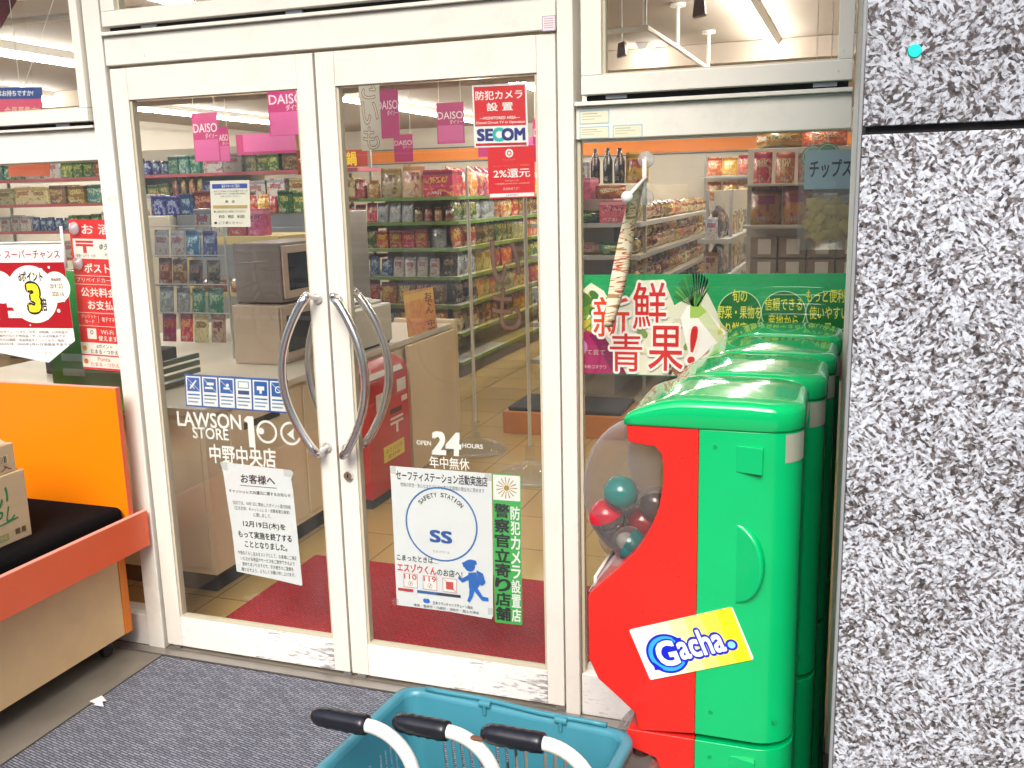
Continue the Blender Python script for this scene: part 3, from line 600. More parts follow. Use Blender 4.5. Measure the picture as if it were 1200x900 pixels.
MB().loft([ring_pts(.013, r_, ZR - .012), ring_pts(.011, r_, ZR - .002), ring_pts(.006, r_, ZR + .001), ring_pts(-.006, r_ + .012, ZR), ring_pts(-.009, r_ + .014, ZR - .005), ring_pts(-.009, r_ + .014, ZR - .022), ring_pts(-.006, r_ + .012, ZR - .022), ring_pts(-.004, r_ + .012, ZR - .008), ring_pts(.008, r_, ZR - .008)], cap=False).build('rim', M_teal, bk, smooth=True)
h = MB().tube([place(a, .004 + .003 * math.sin(a * 26), ZR + .006) for a in [.05 + .382 * k / 14 for k in range(15)]], .0052, 10)
hd = h.build('carry_handle', M_teal, bk, smooth=True)
h = MB().tube([place(a, BD - .004, ZR + .006) for a in (.05, .15, .3, .43)], .0052, 10).build('carry_handle', M_teal, bk, smooth=True)
for a in (.185, .345):
    MB().tube([place(a - .012, .012, ZR + .003), place(a + .012, .012, ZR + .003)], .0075, 12).tube([place(a, .016, ZR + .004), place(a, .016, ZR - .018)], .004, 10).build('hinge_clip', M_teal, bk, .001)
# ================================================================ push carts: bent white tube, black grip
M_tube = mat('cream_enamel', (.80, .77, .70), .28, var=.08, vscale=20); M_grip = mat('navy_black_grip', (.010, .011, .016), .3, var=.2, vscale=30)
M_rust = mat('rusty_chip', (.16, .06, .03), .8)
cl = ['push handle with white tube and black grip furthest over the grey mat', 'push handle with black grip and a rusty chip on its white tube', 'push handle with white tube and black grip beside the capsule machines']
for k, (ga, gb) in enumerate((((367, 838), (430, 850)), ((462, 845), (525, 857)), ((565, 858), (637, 871)))):
    a, b = at(*ga, z=.80), at(*gb, z=.80); dx = (b - a).normalized(); up = Vector((0, 0, 1)); c0 = b
    t = thing('push_cart', cl[k], 'cart', (b.x, b.y, 0), 'push cart handles over the basket')
    R = .085; pts = [a + dx * .01, b]
    for q in range(1, 11):
        an = math.radians(78) * q / 10; pts.append(b + dx * R * math.sin(an) - up * R * (1 - math.cos(an)))
    e = pts[-1]; pts += [e + dx * .02 - up * .1, e + dx * .03 - up * .25, e + dx * .035 - up * (e.z - .11)]
    tb = MB().tube(pts, .0118, 16).build('tube', M_tube, t, smooth=True)
    g = MB(); n = 13; L_ = (b - a).length; gp = [a + (b - a) * (i / (n - 1)) for i in range(n)]
    rs = [.009, .0152, .0172] + [.0172 + (.0012 if i % 2 else -.0004) for i in range(n - 5)] + [.0172, .0165]
    g.tube(gp, rs, 18).build('grip', M_grip, t, smooth=True)
    if k == 1:
        p = pts[5]; MB().ball(p + Vector((.006, -.002, .0105)), (.014, .006, .0035), 12, 8).build('rust_patch', M_rust, t, smooth=True)
    f = pts[-1]; fr_ = MB().tube([f + Vector((0, .02, 0)), f + Vector((0, -.34, 0))], .012, 12).tube([f + Vector((.0, .02, 0)), f + Vector((-.22, .02, 0))], .01, 12).build('base_frame', M_tube, t)
    for wv in ((0, .02, 0), (0, -.34, 0), (-.22, .02, 0)):
        p = f + Vector(wv); MB().tube([(p.x - .011, p.y, .045), (p.x + .011, p.y, .045)], .044, 20).tube([(p.x, p.y, .05), (p.x, p.y, p.z - .002)], .008, 10).build('wheel', M_black, t)
# rack that carries the basket
rk = thing('basket_rack', 'grey wire rack under the teal basket', 'rack', tuple(O + U * BW / 2 + V * BD / 2)); g = MB()
for a in (.08, BW - .08):
    for b_ in (.07, BD - .07): g.tube([place(a, b_, .0), place(a, b_, ZBt - .004)], .006, 8)
for b_ in (.07, .13, .2, BD - .07): g.tube([place(.06, b_, ZBt - .004), place(BW - .06, b_, ZBt - .004)], .004, 8)
g.build('wire_frame', M_alu, rk)
# ================================================================ lamps
M_tubeon = mat('lit_tube', (1, .97, .92), .5, emit=TUBE, var=0)
M_house = mat('lamp_housing', (.8, .78, .74), .45)
def lamp(label, x, y, n, dx=0.0, z=2.67):
    t = thing('tube_lamp', label, 'ceiling lamp', (x, y, z), 'fluorescent tube lamps on the shop ceiling')
    L_ = 1.24 * n
    MB().prism([(-.05, .079), (.05, .079), (.028, .028), (-.028, .028)], lambda a, b, tt: Vector((x + a + dx * tt / L_, y + tt, z + b)), 0, L_).build('housing', M_house, t, .003)
    for k in range(n): MB().tube([(x + dx * k / n, y + 1.24 * k + .02, z), (x + dx * (k + .96) / n, y + 1.24 * k + 1.2, z)], .0165, 10).build('lit_tube', M_tubeon, t)
LAMPS = [('nearest tube lamp seen through the hopper window above the services notice', -3.78, 2.2, 2), ('tube lamp over the shelves behind the counter', -5.78, 3.9, 5), ('tube lamp behind the pink hanging banners', -3.42, 6.4, 4), ('tube lamp line over the green edged snack rack', -1.36, 4.6, 5), ('tube lamp line seen through the hopper window beside the granite pillar', 1.0, 2.7, 4)]
for a in LAMPS: lamp(a[0], a[1], a[2], a[3], .06 if a[1] > 0 else 0)
lamp('added short tube lamp near the door over the cash counter', -1.7, 1.0, 2); lamp('tube lamp line over the bread rack', .1, 4.6, 5); lamp('tube lamp line along the far left aisle', -5.6, 1.6, 1)  # short lamp by the door is added to brighten that end of the shop
# ================================================================ hanging sign rails and clip boxes
M_rail = mat('white_rail', (.78, .74, .64), .4)
def railset(label, pts, posts, z):
    t = thing('sign_rail', label, 'rail', (pts[0][0], pts[0][1], z)); MB().tube([(p[0], p[1], z) for p in pts], .015, 8).build('rail', M_rail, t)
    for x, y in posts: MB().tube([(x, y, z), (x, y, 2.735)], .011, 8).tube([(x, y, 2.73), (x, y, 2.749)], .045, 16).build('hanger', M_rail, t)
    return t
railset('bent white sign rail hanging from the ceiling beside the pillar window', [(-.2, 2.62), (.35, 2.453), (.572, 2.389), (.6, 3.2), (.63, 4.6)], [(.565, 2.40), (.60, 3.2), (.63, 4.3)], 2.5)
railset('white double sign rail behind the hopper window over the services notice', [(-3.6, .50), (-1.2, .59)], [(-1.62, .575)], 2.53)
railset('thin white sign rail running beside the double rail', [(-3.6, .62), (-1.2, .70)], [(-3.2, .64)], 2.46)
M_boxg = mat('brown_clip', (.16, .09, .07), .4)
for lb, u, v, y, s in (('small brown sign clip box hanging by the bent rail', 729, 56, 2.45, .05), ('brown sign clip box near the top of the pillar window', 820, 5, 2.0, .06)):
    p = at(u, v, y=y); t = thing('clip_box', lb, 'clip box', p)
    MB().prism([(-s * .5, -s), (s * .5, -s * .8), (s * .35, s * .6), (-s * .35, s * .4)], lambda a, b, tt: Vector((p.x + a, p.y + tt, p.z + b)), -s * .5, s * .5).build('casing', M_boxg, t, .003)
    MB().tube([(p.x, p.y, p.z + s * .4), (p.x, p.y, 2.748)], .004, 6).build('hanger', M_rail, t)
# ================================================================ products
def pack_mat(name, c1, c2, c3, scale=5., rough=.22):
    """printed wrapper: header band, picture blotches, a pale label panel with rows of small print"""
    m, N, L, b = nodes(name); tc = N.new('ShaderNodeTexCoord'); oi = N.new('ShaderNodeObjectInfo')
    mp = N.new('ShaderNodeVectorMath'); mp.operation = 'MULTIPLY_ADD'; sc = N.new('ShaderNodeVectorMath'); sc.operation = 'SCALE'; sc.inputs[0].default_value = (7, 3, 5); L.new(oi.outputs['Random'], sc.inputs['Scale'])
    mp.inputs[1].default_value = (1, 1, 1); L.new(tc.outputs['Generated'], mp.inputs[0]); L.new(sc.outputs[0], mp.inputs[2])
    nz = N.new('ShaderNodeTexNoise'); nz.inputs['Scale'].default_value = scale * .8; nz.inputs['Detail'].default_value = 8; nz.inputs['Roughness'].default_value = .62; nz.inputs['Distortion'].default_value = .6; L.new(mp.outputs[0], nz.inputs['Vector'])
    r = ramp(N, [(.30, c2), (.44, c1), (.54, c1), (.60, c3), (.68, c2), (.76, (.62, .6, .55))]); L.new(nz.outputs[0], r.inputs[0])
    sp = N.new('ShaderNodeSeparateXYZ'); L.new(tc.outputs['Generated'], sp.inputs[0])
    def band(src, lo, hi):
        g = N.new('ShaderNodeMath'); g.operation = 'GREATER_THAN'; g.inputs[1].default_value = lo; L.new(src, g.inputs[0]); l = N.new('ShaderNodeMath'); l.operation = 'LESS_THAN'; l.inputs[1].default_value = hi; L.new(src, l.inputs[0])
        k = N.new('ShaderNodeMath'); k.operation = 'MULTIPLY'; L.new(g.outputs[0], k.inputs[0]); L.new(l.outputs[0], k.inputs[1]); return k.outputs[0]
    def mul(p, q):
        k = N.new('ShaderNodeMath'); k.operation = 'MULTIPLY'; L.new(p, k.inputs[0]); L.new(q, k.inputs[1]); return k.outputs[0]
    def over(base, fac, col):
        x = N.new('ShaderNodeMix'); x.data_type = 'RGBA'; L.new(fac, x.inputs[0]); L.new(base, x.inputs[6])
        if isinstance(col, (tuple, str)): x.inputs[7].default_value = (*lin(col), 1)
        else: L.new(col, x.inputs[7])
        return x.outputs[2]
    col = over(r.outputs[0], band(sp.outputs[2], .80, .93), c2)
    lab = mul(band(sp.outputs[2], .52, .74), band(sp.outputs[0], .18, .8)); col = over(col, lab, c3)
    br = N.new('ShaderNodeTexNoise'); br.inputs['Scale'].default_value = 1; br.inputs['Detail'].default_value = 1; ms = N.new('ShaderNodeVectorMath'); ms.operation = 'MULTIPLY'; ms.inputs[1].default_value = (26, 1, 11); L.new(mp.outputs[0], ms.inputs[0]); L.new(ms.outputs[0], br.inputs['Vector'])
    tx = N.new('ShaderNodeMath'); tx.operation = 'GREATER_THAN'; tx.inputs[1].default_value = .53; L.new(br.outputs[0], tx.inputs[0]); col = over(col, mul(lab, tx.outputs[0]), c2)
    low = mul(band(sp.outputs[2], .08, .2), band(sp.outputs[0], .12, .6)); col = over(col, mul(low, tx.outputs[0]), (.6, .58, .52))
    hs = N.new('ShaderNodeHueSaturation'); mh = N.new('ShaderNodeMapRange'); mh.inputs[3].default_value = .455; mh.inputs[4].default_value = .545; L.new(oi.outputs['Random'], mh.inputs[0]); L.new(mh.outputs[0], hs.inputs['Hue'])
    fr_ = N.new('ShaderNodeMath'); fr_.operation = 'MULTIPLY'; fr_.inputs[1].default_value = 7.13; L.new(oi.outputs['Random'], fr_.inputs[0]); f2 = N.new('ShaderNodeMath'); f2.operation = 'FRACT'; L.new(fr_.outputs[0], f2.inputs[0])
    mv = N.new('ShaderNodeMapRange'); mv.inputs[3].default_value = .55; mv.inputs[4].default_value = 1.15; L.new(f2.outputs[0], mv.inputs[0]); L.new(mv.outputs[0], hs.inputs['Value']); hs.inputs['Saturation'].default_value = .95
    L.new(col, hs.inputs['Color']); L.new(hs.outputs[0], b.inputs['Base Color']); b.inputs['Roughness'].default_value = rough; b.inputs['Coat Weight'].default_value = .4; b.inputs['Coat Roughness'].default_value = .08
    return m
PM = {'red': pack_mat('red_pack', '#b3201c', '#7d1512', '#e0b040'), 'orange': pack_mat('orange_pack', '#d0701c', '#9c3a12', '#f0dca0'), 'brown': pack_mat('brown_pack', '#7a4a2a', '#4d2c1a', '#c9a060'),
      'cream': pack_mat('cream_pack', '#cdb88c', '#a5814f', '#7a3a24'), 'yellow': pack_mat('yellow_pack', '#d0a820', '#8f6a14', '#b02a1a'), 'green': pack_mat('green_pack', '#3f6a30', '#24481f', '#c8c060'),
      'blue': pack_mat('blue_pack', '#24487f', '#16305a', '#a8c0d8'), 'white': pack_mat('white_pack', '#c8c6c0', '#8f9aa8', '#a83a44'), 'dark': pack_mat('dark_pack', '#2a2422', '#453a36', '#8a6a40'),
      'pink': pack_mat('pink_pack', '#cf4f7a', '#e090a8', '#8a1f3f'), 'silver': pack_mat('silver_pack', '#9aa0a0', '#5c6264', '#cfd4d6', rough=.15), 'teal': pack_mat('teal_pack', '#2f8070', '#1d5048', '#b8d0b0')}
def pouch(w, h, d):
    m = MB(); nx, nz = 7, 8; rows = []
    for side in (-1, 1):
        g = []
        for j in range(nz + 1):
            for i in range(nx + 1):
                a, b = i / nx, j / nz; e = (max(0, math.sin(math.pi * a)) ** .55) * (max(0, math.sin(math.pi * b)) ** .45)
                cr = .16 * math.sin(a * 21 + b * 6 + side) * e + .10 * math.sin(b * 17 + a * 4)
                g.append((w * (a - .5) * (1 - .05 * e), side * d / 2 * e * (1 + cr), h * b))
        m.add(g, [(j * (nx + 1) + i, j * (nx + 1) + i + 1, (j + 1) * (nx + 1) + i + 1, (j + 1) * (nx + 1) + i) for j in range(nz) for i in range(nx)])
    return m
PROTO = {'snack bag': lambda: pouch(.15, .2, .075), 'bread bag': lambda: pouch(.19, .13, .10), 'box': lambda: MB().box(-.055, .055, -.04, .04, 0, .15), 'jar': lambda: MB().loft([[Vector((r * math.cos(q * math.pi / 6), r * math.sin(q * math.pi / 6), z)) for q in range(12)] for r, z in ((.036, 0), (.04, .006), (.04, .095), (.03, .105), (.03, .125))]),
         'carton': lambda: MB().box(-.1, .1, -.09, .09, 0, .16), 'hanging pack': lambda: pouch(.1, .16, .03), 'bottle': lambda: MB().loft([[Vector((r * math.cos(q * math.pi / 6), r * math.sin(q * math.pi / 6), z)) for q in range(12)] for r, z in ((.034, 0), (.036, .01), (.036, .15), (.014, .2), (.014, .235))]), 'tray': lambda: pouch(.22, .09, .12)}
PW = {'snack bag': .155, 'bread bag': .195, 'box': .12, 'jar': .09, 'carton': .21, 'hanging pack': .11, 'bottle': .085, 'tray': .225}
PD = {'snack bag': .05, 'bread bag': .06, 'box': .05, 'jar': .05, 'carton': .1, 'hanging pack': .03, 'bottle': .05, 'tray': .07}
PMESH = {}
def product(kind, colour, x, y, z, yaw, label, group, sc=1.0, tilt=0.0):
    k = (kind, colour)
    if k not in PMESH:
        o = PROTO[kind]().build(kind.replace(' ', '_'), PM[colour], None, .004 if kind in ('box', 'carton') else 0, smooth=kind not in ('box', 'carton')); PMESH[k] = o; c = o
    else:
        c = PMESH[k].copy(); COL.objects.link(c)
    c.location = (x, y, z); c.rotation_euler = (tilt, 0, yaw); c.scale = (sc * random.uniform(.93, 1.06), sc, sc * random.uniform(.93, 1.07)); tag(c, label, kind.split()[-1] if kind != 'box' else 'packet', group)
ORD = ['lowest', 'second', 'third', 'fourth', 'fifth', 'sixth', 'seventh']
def fill(p0, p1, z, nrm, level, rack, runs, sc=1.0, tilt=.12):
    """facings in a row from p0 to p1; every run of one colour has its own label"""
    p0, p1 = Vector((*p0, 0)), Vector((*p1, 0)); L_ = (p1 - p0).length; d = (p1 - p0) / L_; n = Vector((*nrm, 0)); yaw = math.atan2(-nrm[0], nrm[1]) + math.pi
    s = .02; i = 0
    while True:
        kind, colour, cnt = runs[i % len(runs)]; i += 1; w = PW[kind] * sc
        for _ in range(cnt):
            if s + w > L_: return
            p = p0 + d * (s + w / 2) - n * (PD[kind] * sc + .025 + random.uniform(-.01, .012))
            product(kind, colour, p.x, p.y, z, yaw + random.uniform(-.12, .12), f'{colour} {kind} on the {level} of the {rack}', f'{kind} stock on the {rack}', sc, -tilt if kind in ('snack bag', 'hanging pack') else 0)
            s += w * random.uniform(1.0, 1.06)
M_shelf = mat('shelf_cream', (.62, .58, .48), .45); M_rgreen = mat('green_price_rail', (.13, .24, .035), .4, var=.4, vscale=14); M_rgrey = mat('grey_price_rail', (.36, .34, .31), .4); M_back = mat('rack_backboard', (.5, .44, .34), .6)
def rack(label, x0, x1, y0, y1, zs, rail, top, skin=M_shelf, cx=None):
    """gondola: centre board, base, shelves"""
    t = thing('shelf_rack', label, 'shelf rack', ((x0 + x1) / 2, (y0 + y1) / 2, 0))
    boxo('base', mat('rack_kick', (.10, .085, .06), .5), x0 + .02, x1 - .02, y0 + .02, y1 - .02, .003, zs[0] - .026, t)
    boxo('backboard', M_back, x0 + (x1 - x0) * .3, x1 - (x1 - x0) * .3, y0 + .3, y1 - .05, zs[0], top, t)
    for z in zs:
        s_ = boxo('shelf', skin, x0, x1, y0, y1, z - .025, z, t, .002)
        MB().box(x0 - .012, x1 + .012, y0 - .014, y0 - .002, z - .030, z + .001).box(x1 + .002, x1 + .014, y0 - .0015, y1, z - .030, z + .001).build('price_rail', rail, s_)
    for x, y in ((x1 - .015, y0 + .3), (x0 + .015, y0 + .3)): boxo('upright', M_rgrey, x - .012, x + .012, y - .012, y + .012, zs[0], top, t)
    return t
# green edged snack rack seen through the door
ZA = [.15, .42, .68, .94, 1.20, 1.44, 1.66]
rack('long snack rack with green price rails behind the right hand door', -2.95, -1.72, 5.3, 10.4, ZA, M_rgreen, 1.9)
colsA = ['dark', 'green', 'yellow', 'silver', 'orange', 'cream', 'red', 'brown']
for li, z in enumerate(ZA):
    nm = ORD[li] + ' shelf'
    c = lambda k: colsA[(li * 3 + k) % 8]
    if li < 3: ra = [('snack bag', c(0), 3), ('snack bag', c(1), 3), ('snack bag', 'dark', 3)]
    elif li == 3: ra = [('hanging pack', 'blue', 4), ('hanging pack', 'white', 4), ('snack bag', 'dark', 3)]
    elif li == 4: ra = [('snack bag', 'green', 2), ('box', 'red', 4), ('snack bag', 'silver', 4)]
    elif li == 5: ra = [('hanging pack', 'red', 3), ('hanging pack', 'silver', 3), ('jar', 'brown', 4), ('snack bag', 'dark', 3)]
    else: ra = [('jar', 'orange', 3), ('snack bag', 'cream', 2), ('carton', 'red', 1), ('snack bag', 'white', 3), ('box', 'cream', 2)]
    fill((-2.92, 5.29), (-1.74, 5.29), z, (0, -1), nm, 'end face of the green edged rack', ra, 1.08 if li < 6 else 1.4)
    if li >= 1: fill((-1.71, 5.35), (-1.71, 9.2), z, (1, 0), nm, 'aisle side of the green edged rack', [('snack bag', c(2), 3), ('snack bag', c(4), 3), ('snack bag', c(5), 3), ('snack bag', c(7), 2), ('snack bag', c(0), 3)], 1.14 if li < 6 else 1.35)
# bread rack seen beside the pillar
ZC = [.13, .44, .72, .98, 1.22, 1.45]
rack('bread rack with grey price rails standing behind the vegetable banner', -.62, .2, 4.0, 7.8, ZC, M_rgrey, 1.72, mat('shelf_tan', (.52, .42, .28), .5))
for li, z in enumerate(ZC):
    if li == 0: continue
    nm = ORD[li] + ' shelf'
    if li >= 2:
        fill((.21, 4.05), (.21, 7.7), z, (1, 0), nm, 'aisle side of the bread rack', [('bread bag', 'cream', 4), ('bread bag', 'brown', 3), ('bread bag', 'orange', 3), ('bread bag', 'cream', 5)] if li % 2 else [('bread bag', 'brown', 4), ('bread bag', 'cream', 4), ('bread bag', 'yellow', 2)], 1.05)
        if li < 5: fill((.21, 4.12), (.21, 7.6), z + .1, (.96, 0), 'upper ' + nm, 'aisle side of the bread rack', [('bread bag', 'cream', 3), ('bread bag', 'brown', 4), ('bread bag', 'orange', 2)], .95)
    fill((-.6, 3.99), (.18, 3.99), z, (0, -1), nm, 'end face of the bread rack', [[('tray', 'green', 3)], [('box', 'red', 3), ('tray', 'yellow', 2)], [('tray', 'red', 1), ('tray', 'dark', 2)], [('tray', 'cream', 2), ('tray', 'green', 1)], [('tray', 'green', 2), ('carton', 'pink', 2)]][li - 1], 1.05)
fill((-.6, 4.02), (.18, 4.02), 1.62, (0, -1), 'top layer', 'end face of the bread rack', [('carton', 'pink', 2), ('tray', 'orange', 1), ('carton', 'red', 2)], 1.0)
fill((-.6, 4.5), (.18, 4.5), 1.73, (0, -1), 'very top', 'bread rack', [('box', 'white', 2), ('bottle', 'dark', 3), ('snack bag', 'yellow', 3)], 1.1)
t = thing('produce_tray', 'orange wooden produce tray with black liner at the foot of the bread rack', 'tray', (-.2, 3.75, 0))
boxo('side', mat('orange_wood', (.55, .19, .03), .5, var=.15), -.66, .22, 3.45, 3.97, .003, .16, t, .004); boxo('liner', M_dark, -.63, .19, 3.48, 3.95, .161, .19, t, .01)
# narrow rack and far wall racks
ZD = [.2, .5, .78, 1.06, 1.32]
rack('narrow sweets rack with a notched metal post between bread rack and produce drawers', .60, .80, 4.2, 7.6, ZD, M_rgrey, 1.66)
for li, z in enumerate(ZD):
    if li: fill((.81, 4.25), (.81, 7.0), z, (1, 0), ORD[li] + ' shelf', 'narrow sweets rack', [('snack bag', 'dark', 2), ('hanging pack', 'red', 3), ('box', 'cream', 3), ('snack bag', 'white', 2)], 1.1); fill((.6, 4.19), (.8, 4.19), z, (0, -1), ORD[li] + ' shelf', 'end of the narrow sweets rack', [('hanging pack', ('dark', 'blue', 'cream', 'white')[li - 1], 2)], 1.0)
rack('far wall rack with red and brown packets under the orange stripe', -.4, 1.6, 11.2, 11.9, [.3, .7, 1.1, 1.5, 1.85], M_rgrey, 2.15)
for li, z in enumerate([1.1, 1.5, 1.85]): fill((-.35, 11.19), (1.55, 11.19), z, (0, -1), ('lower', 'middle', 'top')[li] + ' shelf', 'far wall rack', [('snack bag', ('brown', 'red', 'orange')[li], 4), ('snack bag', ('red', 'cream', 'red')[li], 4)], 1.35)
# produce drawers beside the pillar, hanging bag of chips
t = thing('produce_shelf', 'light wood drawer unit with white price cards beside the pillar', 'shelf', (1.35, 3.2, 0)); M_dr = mat('drawer_wood', (.33, .24, .15), .55, var=.12)
boxo('cabinet', mat('cabinet_cream', (.6, .55, .45), .5), 1.02, 2.2, 3.24, 3.9, .003, 1.9, t)
for r in range(5):
    for c in range(4):
        x = 1.05 + c * .165; z = .72 + r * .135; dr = boxo('drawer', M_dr, x, x + .155, 3.2, 3.239, z, z + .125, t, .003)
        MB().box(x + .045, x + .12, 3.194, 3.1985, z + .02, z + .11).build('price_card', mat('price_card', (.8, .76, .7), .5), dr)
boxo('shelf', M_shelf, 1.02, 2.1, 3.0, 3.239, 1.44, 1.46, t)
fill((1.04, 3.0), (1.9, 3.0), 1.461, (0, -1), 'shelf', 'drawer unit beside the pillar', [('snack bag', 'yellow', 2), ('box', 'white', 2), ('snack bag', 'pink', 2)], 1.1)
boxo('shelf', M_shelf, 1.02, 2.1, 3.02, 3.239, 1.68, 1.695, t)
fill((1.04, 3.02), (1.9, 3.02), 1.696, (0, -1), 'upper shelf', 'drawer unit beside the pillar', [('hanging pack', 'orange', 2), ('hanging pack', 'red', 2), ('jar', 'cream', 3)], 1.1)
fill((1.04, 3.25), (1.9, 3.25), 1.901, (0, -1), 'top', 'drawer unit beside the pillar', [('tray', 'orange', 2), ('tray', 'red', 2)], 1.15)
p = at(972, 235, y=.8); t = thing('snack_pouch', 'big clear pouch of yellow chips with a blue header behind the glass', 'pouch', (p.x, p.y, p.z - .17))
g = pouch(.21, .36, .07); g.v = [v + Vector((p.x, p.y, p.z - .17)) for v in g.v]; g.build('clear_bag', clear('pouch_film', (.94, .95, .92), 1.4, .05, .08), t, smooth=True)
for k in range(34):
    g = pouch(.042, .036, .008); M = Matrix.Rotation(random.uniform(-.8, .8), 3, 'Y') @ Matrix.Rotation(random.uniform(-.5, .5), 3, 'Z'); q = Vector((p.x + random.uniform(-.06, .06), p.y + random.uniform(-.012, .012), p.z - .14 + random.uniform(0, .12))); g.v = [M @ v + q for v in g.v]; g.build('chip', mat('chip_yellow', (.50, .37, .10), .6, var=.4, vscale=30), t, smooth=True)
s = Sign('x', '', '', (p.x - .085, p.y - .037, p.z + .17), (.17, 0, 0), (0, 0, -.13), mat('header_blue', (.30, .45, .55), .4), parent=t); s.text('チップス', .1, .25, .9, .7, ink('#20242c'), bold=.03).done()
for lb, u, v, y in (('green round price tag nearer the bread rack', 953, 184, 1.0), ('green round price tag over the chip pouch', 970, 181, .98)):
    p = at(u, v, y=y); s = Sign('round_tag', lb, 'tag', (p.x - .042, p.y, p.z + .042), (.084, 0, 0), (0, 0, -.084), None, panel=False); s.circ(.5, .5, .042, ink('#2f7d2c')).circ(.5, .5, .037, ink('#d8e8c0'), ring=.93); s.circ(.5, .5, .03, ink('#3f9038')); s.done()
    MB().tube([p + Vector((0, .001, .042)), (p.x, p.y + .001, 2.749)], .0012, 5).build('string', M_rail, s.parent)
# ================================================================ cash counter and what stands on it
M_beige = mat('counter_beige', (.74, .63, .44), .4, var=.05); M_ctop = mat('counter_top', (.62, .56, .46), .3, var=.04)
ct = thing('cash_counter', 'long beige cash counter with cabinet doors running back from the glass door', 'counter', (-1.4, 1.6, 0))
boxo('kickboard', M_dark, -2.6, -.93, .50, 3.0, .003, .1, ct); boxo('body', M_beige, -2.6, -.888, .455, 3.05, .1005, .80, ct, .003); boxo('worktop', M_ctop, -2.62, -.87, .435, 3.07, .8005, .835, ct, .004)
for k in range(4):
    y = .62 + k * .6
    if k == 1: pass
    pn = boxo('cabinet_door', mat('counter_beige_door', (.70, .58, .40), .4, var=.05), -.8875, -.881, y, y + .58, .13, .78, ct, .002)
    MB().box(-.8808, -.8775, y + .1, y + .38, .68, .71).build('name_plate', M_dark, pn)
for k in range(3): boxo('front_panel', M_beige, -2.58 + k * .56, -2.03 + k * .56, .449, .4545, .13, .78, ct, .002)
t = thing('end_panel', 'plain tan panel standing at the far end of the cash counter', 'panel', (-.86, 2.75, 0)); boxo('board', mat('tan_panel', (.74, .58, .36), .4), -1.3, -.845, 3.09, 3.12, .003, .86, t); 
MB().box(-.868, -.842, 2.35, 3.08, .01, .798).build('side_board', mat('tan_panel', (.74, .58, .36), .4), t, .003)
M_mw = mat('microwave_tan', (.52, .40, .30), .4)
a, b = at(310, 438, z=.836), at(372, 420, z=.836)
mx_ = -1.12
for i_, (y0_, z0_, lb) in enumerate(((1.42, .836, 'lower tan microwave with dark door on the cash counter'), (1.47, 1.152, 'upper microwave stacked on the tan one'))):
    t = thing('microwave', lb, 'microwave', (mx_ - .2, y0_ + .25, z0_)); boxo('case', M_mw if i_ == 0 else mat('microwave_dark', (.20, .16, .14), .4), mx_ - .28, mx_, y0_, y0_ + .5, z0_, z0_ + .305, t, .006)
    dr = boxo('door', M_mw, mx_ + .0005, mx_ + .014, y0_ + .01, y0_ + .37, z0_ + .02, z0_ + .29, t, .004); MB().box(mx_ + .0142, mx_ + .0155, y0_ + .05, y0_ + .33, z0_ + .06, z0_ + .25).build('window', mat('dark_glass', (.02, .02, .022), .08), dr)
    boxo('control_strip', mat('control_dark', (.06, .055, .055), .3), mx_ + .0005, mx_ + .006, y0_ + .385, y0_ + .485, z0_ + .03, z0_ + .28, t)
t = thing('label_printer', 'cream desktop printer with side vents and loose papers on the counter end', 'printer', (-1.05, 2.1, .836)); M_pr = mat('printer_cream', (.58, .57, .49), .45)
boxo('case', M_pr, -1.36, -.90, 1.78, 2.26, .848, 1.07, t, .012, 3); boxo('base', M_dark, -1.34, -.91, 1.80, 2.24, .8365, .8475, t)
for k in range(9): MB().box(-1.30 + k * .022, -1.288 + k * .022, 1.7785, 1.7795, .98, 1.03).build('vent', M_dark, t)
boxo('lid', M_pr, -1.34, -.95, 1.80, 2.24, 1.0705, 1.088, t, .006)
tag(MB().prism([(0, 0), (.12, .035), (.25, .01), (.25, .008), (.12, .032), (0, -.002)], lambda a, b, tt: Vector((-1.22 + a, tt, 1.092 + b)), 1.86, 2.16).build('paper_sheet', mat('white_paper', (.8, .8, .8), .7)), 'curled white paper lying on the cream printer', 'paper')
# crumpled notice hanging off the printer
tl, tr, bl = at(472, 342, y=1.76), at(507, 335, x=-.62), at(482, 404, y=1.76)
tl = at(472, 342, x=-.885); tr = at(507, 336, x=-.885); bl = at(480, 405, x=-.885)
s = Sign('notice_sheet', 'orange and yellow patterned notice sheet hanging from the cream printer', 'notice', tl, tr - tl, bl - tl, pack_mat('notice_pattern', '#d9803a', '#e0a84a', '#c8506a', 9, .5)); s.column('おでん', .68, .08, .92, .5, ink('#5a2018'), bold=.02).column('中華', .68, .6, .92, .92, ink('#5a2018'), bold=.02).line(.5, .02, .5, .98, .002, ink('#c06a50')).done()
